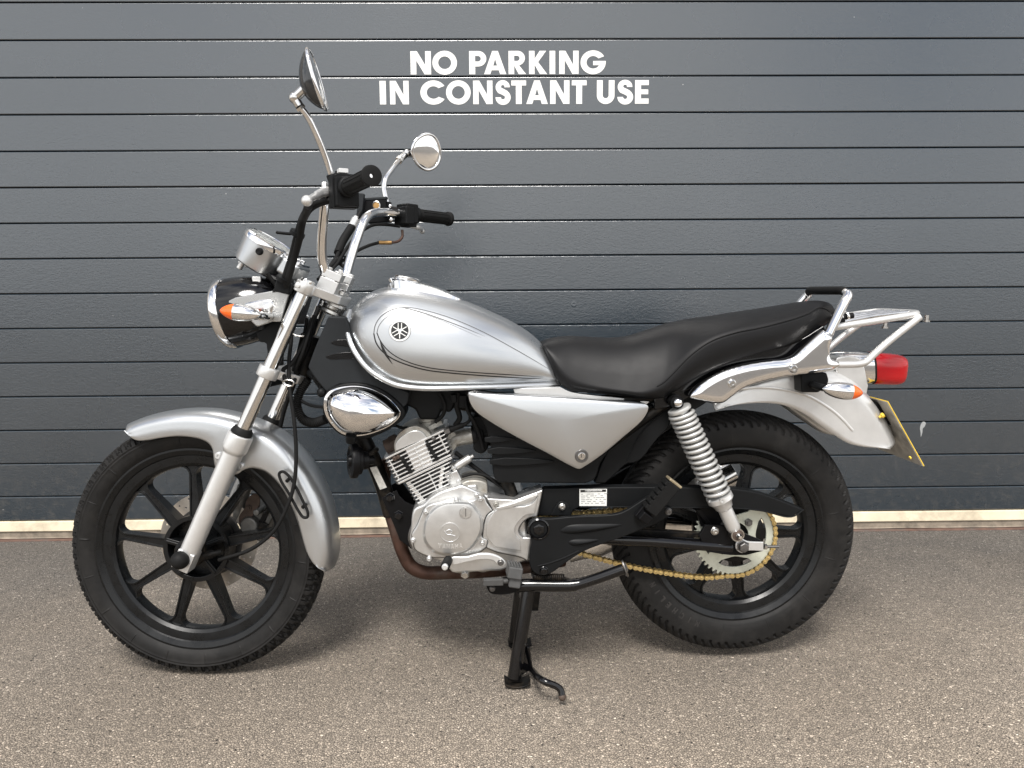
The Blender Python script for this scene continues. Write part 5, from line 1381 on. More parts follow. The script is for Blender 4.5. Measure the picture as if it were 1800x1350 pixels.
for w_ in (-.054, -.018, .018, .054):
    bm = NB(); tube(bm, [Rk(.22, w_)+UP*.004, Rk(.6, w_)+UP*.006, Rk(.995, w_)+UP*.002], .0048, 12); obj('rack_bar', bm, M['chrome_worn'], rk)
for t in (.22,):
    bm = NB(); tube(bm, [Rk(t, -.10)-UP*.002, Rk(t, .10)-UP*.002], .0062, 12); obj('rack_bar', bm, M['chrome_worn'], rk)
for sgn in (-1, 1):
    pts = [U(1617, 557, -.104), U(1560, 602, -.108), U(1533, 626, -.110), U(1522, 636, -.112), U(1508, 640, -.115), U(1470, 641, -.120)]
    pts = pts if sgn < 0 else [Vector((p.x, -p.y, p.z)) for p in pts]
    bm = NB(); tube(bm, cr(pts, 6), .0082, 14); obj('rack_strut', bm, M['silver_satin'], rk)
for px_, py_ in ((1556, 565), (1629, 554)):
    for sgn in (-1, 1):
        q = U(px_, py_, -.085 if px_ < 1600 else -.07); q = q if sgn < 0 else Vector((q.x, -q.y, q.z))
        bm = NB(); lathe(bm, [(.0050, 0), (.0050, -.012), (.0078, -.012), (.0078, -.016), (0, -.016)], q, UP, 12); obj('rack_bolt', bm, M['steel'], rk)
bm = NB(); coil = []
for i in range(61):
    t = i/60; a = t*2*PI*4; q = Rk(.06+.30*t, -.02)+UP*.012; coil.append(q+NY*math.cos(a)*.011+UP*math.sin(a)*.011)
tube(bm, coil, .0034, 8); obj('cord_coil', bm, M['chrome_worn'], rk)
bm = NB(); tube(bm, [Rk(.02, -.02)+UP*.010, Rk(.40, -.02)+UP*.012], .0075, 10); tube(bm, [Rk(.10, -.09)+UP*.012, Rk(.12, .09)+UP*.012], .007, 10); obj('elastic_cord', bm, M['rubber'], rk)
# ================================================================== MOTORCYCLE: ENGINE, CHASSIS, REAR WHEEL
def bolt(px, py, w, r, h, m, parent, hexa=False, name='bolt', flange=True):
    bm = NB(); pr = []
    if flange: pr += [(r*1.35, -.002), (r*1.35, .0012), (r*1.2, .002)]
    pr += [(r, .0015), (r, h), (r*.8, h+.0008), (r*.45, h+.0008), (r*.40, h-.0012), (0, h-.0012)] if not hexa else [(r, .0015), (r, h), (r*.85, h+.001), (0, h+.001)]
    lathe(bm, pr, U(px, py, w), -NY, 6 if hexa else 16); return obj(name, bm, M[m], parent, sharp=30)

# ---- frame tubes
frame = empty('frame', parent=bike)
def tb_(name, pts, r, m='black_frame', parent=None, n=6, seg=14, flat=None):
    bm = NB(); tube(bm, cr(pts, n), r, seg, flat=flat); return obj(name, bm, M[m], parent or frame)
tb_('head_tube', [U(549, 590, 0), U(536, 640, 0), U(528, 664, 0)], .026)
tb_('backbone', [U(565, 600, 0), U(640, 640, 0), U(740, 680, 0), U(830, 706, 0), U(920, 712, 0)], .026)
tb_('down_tube', [U(548, 640, 0), U(590, 700, 0), U(636, 768, 0), U(672, 850, 0), U(688, 905, 0)], .0195)
for sgn in (-1, 1):
    tb_('side_tube', [U(920, 705, .06*sgn), U(880, 780, .075*sgn), U(900, 870, .08*sgn), U(935, 935, .085*sgn), U(945, 1010, .085*sgn)], .015)
    tb_('seat_tube', [U(930, 705, .07*sgn), U(1060, 704, .09*sgn), U(1185, 690, .095*sgn), U(1290, 650, .095*sgn), U(1400, 622, .09*sgn)], .013)
    tb_('rear_stay', [U(940, 840, .08*sgn), U(1040, 800, .085*sgn), U(1120, 745, .09*sgn), U(1190, 695, .095*sgn)], .012)
bm = NB(); prism(bm, UL([(671, 876), (690, 866), (697, 862), (702, 872), (712, 882), (728, 889), (738, 898), (736, 915), (724, 934), (718, 944), (724, 966), (714, 958), (703, 950), (692, 922)], -.052), NY*.006)
obj('engine_plate', bm, M['black_satin'], frame, bevel=.0015)
bm = NB(); prism(bm, [Vector((p.x, .046, p.z)) for p in UL([(671, 876), (690, 866), (697, 862), (712, 882), (738, 898), (736, 915), (724, 934), (724, 966), (703, 950), (692, 922)], -.052)], NY*.006)
obj('engine_plate', bm, M['black_satin'], frame, bevel=.0015)
for a in ((686, 874), (701, 905), (735, 897)): bolt(a[0], a[1], -.053, .0085, .008, 'black_gloss', frame, True)
bm = NB(); prism(bm, UL([(650, 822), (662, 820), (680, 857), (668, 861)], -.028), NY*.002); obj('frame_sticker', bm, mat('worn_sticker', (.55, .54, .50), .5, var=.25, vscale=150), frame, bevel=.0004)
bm = NB(); prism(bm, UL([(690, 683), (826, 684), (832, 700), (800, 712), (792, 726), (776, 722), (770, 738), (738, 738), (730, 720), (700, 706)], -.045), NY*.09); obj('coil_box', bm, M['black_plastic'], frame, bevel=.006)
tb_('loom', [U(772, 690, -.06), U(782, 712, -.06), U(778, 730, -.055), U(765, 742, -.05)], .0045, 'rubber')
tb_('loom', [U(806, 690, -.06), U(803, 715, -.06), U(808, 735, -.055), U(800, 748, -.05)], .0062, 'rubber')
tb_('loom', [U(818, 700, -.06), U(822, 722, -.07), U(834, 742, -.07), U(842, 760, -.06), U(850, 790, -.055)], .0042, 'rubber')
tb_('loom', [U(690, 745, -.04), U(706, 752, -.045), U(716, 752, -.05)], .0035, 'rubber')
tb_('loom', [U(800, 795, -.03), U(830, 818, -.03), U(862, 842, -.04), U(880, 852, -.05)], .0052, 'rubber')
tb_('loom', [U(812, 838, -.06), U(835, 833, -.06), U(858, 838, -.065), U(872, 850, -.07), U(890, 862, -.08)], .0035, 'rubber')
tb_('loom', [U(735, 905, -.065), U(724, 925, -.066), U(719, 945, -.066), U(723, 960, -.06)], .0030, 'steel_dark')
bm = NB(); box(bm, U(814, 705, -.055), .020, .02, .030); box(bm, U(798, 700, -.06), .014, .02, .020); sphere(bm, U(826, 688, -.06), .014, 12); obj('connector', bm, M['black_plastic'], frame, bevel=.003)

# ---- engine
eng = empty('engine', parent=bike)
WN = -.074
ef = (U(783.8, 755, WN)-U(673.3, 808.7, WN)).normalized(); ea = Vector((ef.z, 0, -ef.x)); ea = ea if ea.z > 0 else -ea
EB = basis(ef, NY, ea)
def ept(px, py, w=WN): return U(px, py, w)
def mid_len(a, b): return (a+b)/2, (a-b).length
def fin(a, b, depth, th, cut=.012, name='cooling_fin'):
    """one cooling fin: thin plate with clipped corners, from edge point a to edge point b (near face)"""
    c, L_ = mid_len(a, b); hx, hy = L_/2, depth
    c = Vector((c.x, 0, c.z))
    lp = [(-hx, -hy+cut), (-hx+cut*.5, -hy), (hx-cut*.5, -hy), (hx, -hy+cut), (hx, hy-cut), (hx-cut*.5, hy), (-hx+cut*.5, hy), (-hx, hy-cut)]
    bm = NB(); prism(bm, [c+ef*x+NY*y-ea*th/2 for x, y in lp], ea*th)
    return obj(name, bm, M['alu_fin'], eng, bevel=.0009)
hA, hB, hC, hD_ = ept(673.3, 808.7), ept(783.8, 755), ept(692, 844.4), ept(797.8, 801)
for i in range(7):
    t = i/6; a, b = hA.lerp(hC, t), hB.lerp(hD_, t)
    fin(a, b, .074, .0030 if i not in (0, 6) else .0042)
fin(ept(695, 849.5), ept(799, 805.5), .074, .0050, name='head_flange')
cA, cB, cC, cD = ept(709, 851), ept(795, 813.5), ept(729, 886), ept(793, 858)
for i in range(7):
    t = i/6; a, b = cA.lerp(cC, t), cB.lerp(cD, t); fin(a, b, .071, .0030)
def core(name, corners, depth, m):
    bm = NB(); lp = [Vector((p.x, -depth, p.z)) for p in corners]; prism(bm, lp, NY*2*depth); return obj(name, bm, M[m], eng, bevel=.003)
k = .20
core('cylinder_head', [hA.lerp(hB, .10), hA.lerp(hB, .90), hC.lerp(hD_, .92), hC.lerp(hD_, .08)], .055, 'core_dark')
core('head_panel', [hA.lerp(hB, .34), hA.lerp(hB, .66), hC.lerp(hD_, .66), hC.lerp(hD_, .34)], .0685, 'alu_fin')
core('cylinder', [cA.lerp(cB, .14), cA.lerp(cB, .86), cC.lerp(cD, .90), cC.lerp(cD, .10)], .056, 'core_dark')
def rib(a, b, wd, w, m, name='cast_rib'):
    bm = NB(); d = (b-a).normalized(); box(bm, Vector(((a.x+b.x)/2, w+.006, (a.z+b.z)/2)), wd, .012, (b-a).length, basis(d.cross(NY), NY, d)); return obj(name, bm, M[m], eng, bevel=.0008)
rib(ept(728, 788), ept(744, 822), .0035, -.0735, 'alu_fin'); rib(ept(752.5, 831), ept(770, 867), .0032, -.0705, 'alu_fin')
rib(ept(684, 809), ept(701, 842), .0035, -.0735, 'alu_fin'); rib(ept(771, 764), ept(787, 797), .0035, -.0735, 'alu_fin')
for (x0, y0, x1, y1) in ((705, 802, 723, 831), (750, 778, 769, 808)):
    a, b = ept(x0, y0), ept(x1, y1); d = (b-a).normalized()
    for i in range(3):
        q = a.lerp(b, (i+.5)/3); bm = NB(); box(bm, Vector((q.x, -.0742, q.z)), .0085, .008, (b-a).length/3-.0012, basis(d.cross(NY), NY, d)); obj('fin_damper', bm, M['rubber'], eng, bevel=.001)
for i in range(6):
    for tt in (.09, .80):
        q = cA.lerp(cC, (i+.5)/6).lerp(cB.lerp(cD, (i+.5)/6), tt+.02*i*(1 if tt < .5 else -1)); bm = NB(); box(bm, Vector((q.x, -.064, q.z)), .010, .010, .0075, EB); obj('cast_rib', bm, M['alu_fin'], eng, bevel=.001)
bolt(762, 770.5, -.074, .0042, .006, 'steel_dark', eng); bolt(694, 806, -.074, .0042, .006, 'rust_iron', eng); bolt(700, 803, -.074, .0035, .006, 'rust_iron', eng)
panel('rocker_cover', [(694, 795, 1), (692.5, 782), (697, 768), (706, 758), (720, 751), (735, 750), (747, 755), (756, 763), (760, 768, 1)], -.062, .12, M['alu_dirty'], eng, bevel=.008)
panel('rocker_plate', [(695, 793, 1), (694.5, 784), (699, 774), (711, 764), (724, 757.5), (736, 757), (744, 761), (750.5, 770, 1)], -.070, .02, M['alu'], eng, bevel=.003)
bm = NB(); lathe(bm, [(.016, -.03), (.020, -.03), (.020, .004), (.013, .006), (0, .006)], U(682, 786, -.01), -ef, 22); lathe(bm, [(.022, -.028), (.022, -.010)], U(682, 786, -.01), -ef, 6); obj('tappet_cap', bm, M['rust_iron'], eng, bevel=.001)
bm = NB(); lathe(bm, [(.019, -.02), (.019, .012), (.024, .012), (.024, .020), (.018, .024), (0, .024)], U(754, 748, -.01), (ea+ef*.35).normalized(), 20); box(bm, U(766, 745, -.01), .036, .05, .012, EB); obj('tappet_cap', bm, M['alu_dirty'], eng, bevel=.002)
tb_('intake_stub', [U(782, 784, -.01), U(800, 772, -.02), U(831, 766, -.02)], .0185, 'alu_dirty', eng)
bm = NB(); prism(bm, UL(cr([(784, 762), (800, 760), (804, 780), (797, 792), (788, 790)], 3, True), -.035), NY*.05); obj('intake_flange', bm, M['alu_dirty'], eng, bevel=.002)
car = empty('carburettor', parent=bike)
cx0 = (U(850, 763, -.02)-U(831, 766, -.02)).normalized()
bm = NB(); lathe(bm, [(.020, 0), (.025, .001), (.025, .010), (.021, .011), (.021, .016), (.026, .017), (.026, .026), (.022, .028), (.022, .05)], U(830, 766, -.02), cx0, 26); obj('carb_boot', bm, M['rubber'], car)
bm = NB(); prism(bm, UL(cr([(828, 735), (848, 732), (856, 750), (858, 788), (846, 798), (832, 790), (836, 768)], 3, True), -.040), NY*.07); lathe(bm, [(.012, -.02), (.012, .03), (0, .03)], U(843, 738, -.02), UP, 14); obj('carb_body', bm, M['black_plastic'], car, bevel=.004)
tb_('airbox_duct', [U(850, 765, -.01), U(880, 770, 0), U(900, 790, 0)], .024, 'rubber', car)
bm = NB(); q0, q1 = U(781, 759, -.058), U(820, 745, -.058); sd_ = (q1-q0).normalized()
lathe(bm, [(.0095, 0), (.0095, .013), (.0080, .014)], q0, sd_, 6); obj('spark_plug', bm, M['steel_dark'], eng)
bm = NB(); lathe(bm, [(.0075, .014), (.0085, .016), (.0065, .024), (.0065, .045), (.005, .047), (.005, .055)], q0, sd_, 14); obj('plug_cap', bm, M['rubber'], eng)
tb_('plug_lead', [q0+sd_*.05, U(826, 738, -.055), U(822, 715, -.05), U(815, 700, -.045)], .0040, 'rubber', eng)
bm = NB(); q0, q1 = U(796, 824, -.045), U(829, 803, -.045); sd_ = (q1-q0).normalized(); L_ = (q1-q0).length
lathe(bm, [(.012, 0), (.0125, .006), (.0100, .010), (.0098, L_-.006), (.0085, L_-.003), (.0045, L_-.002), (.0045, L_+.005), (0, L_+.005)], q0, sd_, 20); obj('chain_tensioner', bm, M['alu'], eng, sharp=30)
bm = NB(); box(bm, U(803, 836, -.05), .016, .02, .028, EB); box(bm, U(795, 846, -.052), .020, .016, .05, EB); obj('cylinder_boss', bm, M['alu'], eng, bevel=.003)
bolt(806, 846, -.058, .0045, .006, 'alu', eng)
# crankcase
panel('crankcase', [(727, 896), (744, 886), (757, 874), (775, 864), (800, 856), (812, 853), (850, 868), (900, 880), (925, 880, 1), (928, 985, 1), (880, 1004, 1), (795, 1008, 1), (780, 990), (755, 980), (728, 967), (720, 950), (722, 930)], -.100, .20, M['alu'], eng, bevel=.006)
panel('starter_housing', [(802, 862, 1), (808, 852), (822, 845), (845, 845), (857, 850, 1), (858, 880, 1), (803, 880, 1)], -.085, .10, M['alu_dirty'], eng, bevel=.006)
panel('starter_cap', [(805, 861), (811, 856), (838, 852, 1), (840, 872, 1), (806, 876, 1)], -.092, .03, M['alu'], eng, bevel=.004)
GC = [(726, 951), (724, 940), (733, 924), (741, 905), (747, 893), (757, 887), (768, 884), (790, 878), (806, 877), (812, 881), (833, 879), (842, 872), (851, 874), (856, 884), (866, 897, 1), (856, 905), (850, 920), (847, 944), (857, 950), (854, 963, 1), (838, 974), (815, 978), (775, 980.5), (756, 979), (730, 966)]
def grow(pts, k):
    cx_2 = sum(p[0] for p in pts)/len(pts); cy_2 = sum(p[1] for p in pts)/len(pts); res = []
    for p in pts:
        d = Vector((p[0]-cx_2, p[1]-cy_2)); q = d*(1+k/max(d.length, 1)); res.append((cx_2+q.x, cy_2+q.y)+tuple(p[2:]))
    return res
panel('cover_gasket', grow(GC, 1.3), -.1175, .004, M['steel_dark'], eng)
panel('generator_cover', GC, -.124, .03, M['alu'], eng, bevel=.003)
FC = cr([(742.5, 937), (745, 918), (753.5, 900.6), (766.4, 889), (781, 883), (796, 881), (826, 882), (834, 886, 1), (847, 906), (849, 931), (841.6, 949), (827, 966), (808, 974.5), (786.7, 977), (765, 973), (750.6, 961), (744, 949)], 5, True)
cc0 = Vector((794, 931)); bm = NB(); prev = None
for s_, w_ in ((1.0, -.120), (.985, -.130), (.955, -.138), (.90, -.1425), (.84, -.1435)):
    cur = [bm.verts.new(U(*(cc0+(p-cc0)*s_), w_)) for p in FC]
    if prev:
        for k in range(len(FC)): bm.faces.new((prev[k], prev[(k+1) % len(FC)], cur[(k+1) % len(FC)], cur[k]))
    prev = cur
bm.faces.new(prev); obj('cover_dome', bm, M['alu'], eng, sharp=25)
WF = -.1435
bm = NB(); lathe(bm, [(.0142, -.001), (.0150, .0), (.0150, .0010), (.0140, .0012), (.0135, .0002), (.0120, .0002), (.0115, .0022), (0, .0026)], U(818.6, 901, WF), -NY, 28); obj('timing_plug', bm, M['alu'], eng, sharp=25)
bm = NB(); box(bm, U(818.6, 901, WF-.0030), .0016, .001, .018); obj('plug_slot', bm, M['steel_dark'], eng)
bm = NB(); lathe(bm, [(.0225, 0), (.0228, .0012), (.0213, .0014), (.0208, .0003), (0, .0003)], U(791, 936, WF), -NY, 40); obj('cover_medallion', bm, M['alu'], eng, sharp=25)
bm = NB(); tube(bm, UL(cr([(781, 933), (785, 939), (792, 940), (800, 942)], 5), WF-.001), .0009, 6); tube(bm, UL(cr([(784, 934), (790, 931), (795, 935), (792, 938)], 5), WF-.001), .0009, 6); obj('medallion_mark', bm, M['alu'], eng)
# cast lettering along the cover's lower edge
for i, ch in enumerate('YAMAHA'):
    t = (i-2.5)/2.5; q = U(791.5+t*18.5, 959.5+1.5*(1-t*t), WF-.0002); wd, lps = GL[ch](); sx = .0078/max(wd, .7)
    me = shape2d([[((p[0]-wd/2)*sx, (p[1]-.5)*.0092) for p in lp] for lp in lps], .0012)
    obj('cast_letter', me, M['alu_fin'], eng, sharp=30, matrix=Matrix.Translation(q) @ Matrix.Rotation(R(-t*5), 4, 'Y') @ Matrix.Rotation(PI/2, 4, 'X'))
for a in ((802, 879), (845, 877), (748.5, 900), (726, 949.5), (843.5, 925), (848, 954.5), (754.5, 982), (838, 871)): bolt(a[0], a[1], -.124, .0046, .006, 'alu', eng)
SPC = [(855, 876, 1), (905, 879, 1), (954, 861, 1), (944, 909, 1), (930, 911), (919, 919), (912.5, 930), (913, 938), (919.6, 945, 1), (935, 945, 1), (928, 987, 1), (915, 980), (873, 970.5), (855, 963, 1), (857, 951), (848, 945, 1), (851, 922), (857, 905), (867, 897.5, 1)]
panel('cover_gasket', grow(SPC, 1.2), -.1165, .004, M['steel_dark'], eng)
panel('sprocket_cover', SPC, -.122, .06, M['alu'], eng, bevel=.004)
panel('sprocket_cover_face', [(868, 900, 1), (880, 893), (920, 890.5, 1), (936, 885), (946, 872, 1), (939, 903, 1), (926, 905), (914, 914), (905, 928), (906, 940), (914, 950, 1), (916, 968, 1), (870, 961, 1), (860, 949), (855, 938), (858, 918)], -.129, .02, M['alu'], eng, bevel=.0045)
panel('sprocket_cover_rib', [(872, 893, 1), (905, 884), (945, 869, 1), (943, 874), (906, 890), (874, 897, 1)], -.131, .02, M['alu'], eng, bevel=.003)
bolt(872, 886.5, -.123, .0050, .005, 'alu_dirty', eng)
panel('sump', [(794, 993, 1), (872, 986, 1), (872, 1001, 1), (850, 1007), (836, 1005), (820, 1008), (797, 1006)], -.088, .17, M['alu_dirty'], eng, bevel=.004)
bolt(817.7, 1009, -.095, .0085, .010, 'steel', eng, True, 'drain_bolt')
# gear lever
gl = empty('gear_lever', parent=bike)
panel('lever_arm', [(792, 981), (820, 978.5), (844, 973), (862, 973.5), (880, 980), (889, 989), (886, 996), (876, 994.5), (866, 986), (844, 984.5), (820, 989), (794, 993)], -.142, .009, M['silver_satin'], gl, bevel=.003)
kd = (U(782, 997, -.195)-U(788, 984, -.142)).normalized(); k0 = U(788, 984, -.142); kl = (U(782, 997, -.195)-k0).length
bm = NB(); lathe(bm, [(.0095, 0), (.0105, .003), (.0105, kl-.008), (.0085, kl-.005)], k0, kd, 20); obj('lever_rubber', bm, M['rubber'], gl)
bm = NB(); lathe(bm, [(.0070, kl-.006), (.0070, kl+.001), (.005, kl+.003), (0, kl+.003)], k0, kd, 18); obj('lever_end', bm, M['silver_satin'], gl)
bolt(880, 988.5, -.142, .0055, .006, 'steel_dark', gl)

# ---- exhaust
ex_ = empty('exhaust', parent=bike)
bm = NB(); tube(bm, cr([U(700, 800, .02), U(680, 815, .03), U(675, 845, .03), U(684, 890, .01), U(697, 935, -.01), U(709, 972, -.012), U(723, 996, -.012), U(745, 1006, -.012), U(790, 1006, -.005), U(850, 1004, .02), U(930, 996, .08), U(990, 985, .12)], 8), .0165, 20); obj('header_pipe', bm, M['rust'], ex_)
m0, m1 = U(1010, 972, .150), U(1288, 829, .165); md = (m1-m0).normalized(); ml = (m1-m0).length
bm = NB(); lathe(bm, [(.018, -.02), (.022, 0), (.040, .06), (.043, .10), (.043, ml-.08), (.044, ml-.078), (.044, ml-.052), (.041, ml-.050), (.038, ml-.040), (.037, ml-.002), (.034, ml), (.030, ml-.002), (.028, ml-.03), (0, ml-.03)], m0, md, 36); obj('silencer', bm, M['chrome_worn'], ex_)
bm = NB()
for h_ in (ml-.060, ml-.046): lathe(bm, [(.0445, h_), (.046, h_+.002), (.0445, h_+.006)], m0, md, 36, caps=False)
obj('silencer_band', bm, M['steel_dark'], ex_)

# ---- rear wheel
rear_wheel = empty('rear_wheel', parent=bike)
RR2 = 0.2165
RT2 = (U(1496, 928, 0)-rw_c).length
prof = prof_fine([(RR2-.006, -.030), (RR2+.001, -.0385), (RR2+.012, -.0455), (RR2+.026, -.0485), (RT2-.032, -.0475), (RT2-.020, -.0425), (RT2-.0075, -.027), (RT2, 0),
                  (RT2-.0075, .027), (RT2-.020, .0425), (RT2-.032, .0475), (RR2+.026, .0485), (RR2+.012, .0455), (RR2+.001, .0385), (RR2-.006, .030)], 70)
def rear_tread(a, t, r, w):
    d = 0.0; s = abs(w)/.0425
    if r > RT2-.0320:
        sg = 1 if w > 0 else -1
        n = 42
        ph = a*n + (.62*s+.25*s*s)*1.15 + (.5 if sg > 0 else 0)
        if (ph % 1.0) < .17 and .08 < s < 1.20: d = .0050
        if ((ph+.5) % 1.0) < .16 and .40 < s < 1.10: d = max(d, .0042)
        if abs(s-.28-.05*math.sin(a*n*2*PI)) < .05: d = max(d, .004)
    else:
        for rr_, hh in ((RT2-.0345, -0.0010), (RR2+.034, -0.0006), (RR2+.0075, -0.0007)):
            if abs(r-rr_) < .0010: d = hh
        if RR2+.010 < r < RR2+.034 and (a*13+0.55) % 1.0 < .010: d = -.0007
    return d
obj('tyre', tyre_bm(RW, prof, 1040, rear_tread), M['tyre'], rear_wheel, sharp=32)
rimp2 = [(r-RR+RR2, w*1.22) for r, w in rimp]
obj('rim', rim_bm(RW, rimp2, 128), M['wheel_black'], rear_wheel, sharp=22)
sp1 = None
for k in range(9):
    Mk = RW.M @ Matrix.Rotation(R(-2.4+40*k), 4, 'Z')
    if sp1 is None: sp1 = obj('spoke', spoke_bm(0.050, RR2-.0465, 0.0145, 0.0102, 0.019, 0.020, 0.014), M['wheel_black'], rear_wheel, bevel=.0012, matrix=Mk)
    else: copy(sp1, rear_wheel, Mk)
bm = NB(); lathe(bm, [(0, -.055), (.030, -.055), (.045, -.040), (.070, -.030), (.072, .030), (.085, .045), (.085, .060), (0, .060)], RW.c, RW.n, 48, caps=False); obj('hub', bm, M['wheel_black'], rear_wheel, sharp=30)
# raised maker's lettering on the tyre wall
def wall_text(F, s, rad, ang0, step, cap, w, parent):
    for i, ch in enumerate(s):
        a = R(ang0+step*i); wd, lps = GL[ch](); sx = cap*1.0*(.62/max(wd, .35))
        if ch == 'I': sx = cap*.8
        me = shape2d([[((p[0]-wd/2)*sx, (p[1]-.5)*cap) for p in lp] for lp in lps], .0010)
        q = F.p(rad, a, w); rd = (F.X*math.cos(a)+F.Z*math.sin(a)); tgd = F.X*math.sin(a)-F.Z*math.cos(a)
        # letters stand with their feet towards the hub, reading round the tyre
        Mx = basis(tgd, rd, tgd.cross(rd)).to_4x4(); Mx.translation = q
        obj('tyre_letter', me, M['tyre_letter'], parent, matrix=Mx, sharp=30)
M['tyre_letter'] = mat('letter_rubber', (0.030, 0.028, 0.027), 0.6, 0.0, spec=0.2, var=0.2)
wall_text(RW, 'MICHELIN', RR2+.0225, 246, -5.3, .0165, -.0482, rear_wheel)
# sprocket and chain
WS = -.062
s0 = U(1291, 941.5, WS); SPR = .0985
NT = 49
outer = []
for k in range(NT):
    for f, rr_ in ((0, .0925), (.28, .0930), (.42, .0985), (.55, .1000), (.68, .0985), (.82, .0930)):
        a = 2*PI*(k+f)/NT; outer.append((rr_*math.cos(a)*1.0, rr_*math.sin(a)))
loops = [outer, [(.034*math.cos(2*PI*i/40), .034*math.sin(2*PI*i/40)) for i in range(40)]]
for k in range(4):
    a = R(2+90*k); lp = []
    for i in range(13): t = a-R(33)+R(66)*i/12; lp.append((.0775*math.cos(t), .0775*math.sin(t)))
    lp2 = [(.066*math.cos(a+R(30)), .066*math.sin(a+R(30))), (.052*math.cos(a+R(10)), .052*math.sin(a+R(10))), (.050*math.cos(a), .050*math.sin(a)), (.052*math.cos(a-R(10)), .052*math.sin(a-R(10))), (.066*math.cos(a-R(30)), .066*math.sin(a-R(30)))]
    loops.append(lp+lp2)
SM = RW.M.copy(); SM.translation = s0
obj('sprocket', shape2d(loops, .0060, .0006), M['zinc'], rear_wheel, matrix=SM, sharp=30)
for k in range(4):
    a = R(47+90*k); q = s0+RW.X*math.cos(a)*.046+RW.Z*math.sin(a)*.046
    bm = NB(); lathe(bm, [(.0095, -.003), (.0095, .006), (.0085, .007), (.005, .007), (.005, .011), (0, .011)], q-NY*.003, -NY, 6); obj('sprocket_nut', bm, M['steel_dark'], rear_wheel)
chain = empty('drive_chain', parent=bike)
f0 = U(936, 929, WS); FR = .0283
path = []
def arc3(c, r, a0, a1, n): return [c+RW.X*math.cos(R(lerp(a0, a1, i/n)))*r+RW.Z*math.sin(R(lerp(a0, a1, i/n)))*r for i in range(n+1)]
path += arc3(f0, FR, 100, 262, 12)                       # round the front sprocket
low = [U(985, 961.5, WS), U(1030, 975, WS), U(1100, 993.5, WS), U(1170, 1006.5, WS), U(1240, 1014.5, WS)]
path += low
path += arc3(s0, SPR, -96, 78, 44)                       # round the rear sprocket
path += [U(1250, 874, WS), U(1180, 884, WS), U(1100, 895, WS), U(1020, 902, WS)]
path = cr(path, 5, True)
Ls = [0]
for i in range(len(path)): Ls.append(Ls[-1]+(path[(i+1) % len(path)]-path[i]).length)
nl = int(round(Ls[-1]/.0127/2))*2
def pat(d):
    d %= Ls[-1]; lo, hi = 0, len(path)-1
    while lo < hi:
        m_ = (lo+hi+1)//2
        if Ls[m_] <= d: lo = m_
        else: hi = m_-1
    f = (d-Ls[lo])/max(Ls[lo+1]-Ls[lo], 1e-9); return path[lo].lerp(path[(lo+1) % len(path)], f)
joints = [pat(Ls[-1]*i/nl) for i in range(nl)]
def link_mesh(inner):
    h, rr_ = .00635, (.0056 if not inner else .0054)
    lp = [(h+rr_*math.cos(R(t)), rr_*math.sin(R(t))) for t in range(-120, 121, 24)]+[(0, rr_*.62)]+[(-h+rr_*math.cos(R(t)), rr_*math.sin(R(t))) for t in range(60, 301, 24)]+[(0, -rr_*.62)]
    bm = NB()
    for z in ((-.0072, .0057) if not inner else (-.0053, .0039)):
        prism(bm, [Vector((x, y, z)) for x, y in lp], Vector((0, 0, .0014)))
    for x in (-h, h):
        if inner: lathe(bm, [(.0040, -.0040), (.0040, .0040)], Vector((x, 0, 0)), Vector((0, 0, 1)), 10)
        else:
            nf0 = len(bm.faces); lathe(bm, [(.0023, -.0080), (.0023, .0084), (.0014, .0088), (0, .0088)], Vector((x, 0, 0)), Vector((0, 0, 1)), 8)
            bm.faces.ensure_lookup_table()
            for f_ in bm.faces[nf0:]: f_.material_index = 1
    return bm
protoL = {}
for i in range(nl):
    a, b = joints[i], joints[(i+1) % nl]; c = (a+b)/2; d = (b-a).normalized(); up = -NY
    Mx = basis(d, up.cross(d), up).to_4x4(); Mx.translation = c
    key = i % 2
    if key not in protoL: protoL[key] = obj('chain_link', link_mesh(key == 0), M['gold_dark'] if key == 0 else [M['gold'], M['steel_dark']], chain, matrix=Mx, sharp=30)
    else: copy(protoL[key], chain, Mx)
# chain guard with its label
cg = empty('chain_guard', parent=bike)
panel('guard_shell', [(955, 859, 1), (1050, 856.5), (1150, 856), (1241, 857), (1288.6, 859), (1333, 866), (1377, 881), (1414.7, 896, 1), (1391, 910, 1), (1340, 899.5), (1288.6, 894.5), (1186, 893.5), (1084, 892.5), (1020, 892), (1008, 898, 1), (1003, 908, 1), (944, 907, 1)], -.094, .030, M['black_plastic'], cg, bevel=.006)
bm = NB(); tube(bm, UL(cr([(1020, 891), (1084, 891), (1186, 892), (1288, 893), (1340, 898), (1391, 908.5), (1413, 896)], 6), -.0945), .0018, 8); obj('guard_lip', bm, M['black_plastic'], cg)
panel('guard_lug', [(968, 907, 1), (976, 890), (984, 882), (992, 882), (1000, 888), (1005, 907, 1)], -.099, .01, M['black_plastic'], cg, bevel=.003)
bolt(988, 891, -.100, .0062, .005, 'steel', cg)
a, b, c_, d_ = U(1018.5, 859.5, -.0950), U(1067, 859.5, -.0950), U(1066.5, 889.5, -.0950), U(1018.5, 889.5, -.0950)
bm = NB(); prism(bm, [a, b, c_, d_], NY*.0008); obj('label', bm, M['label'], cg, bevel=.0003)
bm = NB(); box(bm, (a+b)/2-UP*.0045-NY*.0002, .0595, .0006, .0054); obj('label_header', bm, M['black_print'], cg)
lx = text_loops('TYREINFORMATION', 0, 0, .0034, width=.040, gap=.12)
obj('label_title', shape2d(lx, .0003), M['white'], cg, matrix=Matrix.Translation(a+Vector((.0125, -.0007, -.0062))) @ Matrix.Rotation(PI/2, 4, 'X'))
bm = NB(); rnd = random.Random(3)
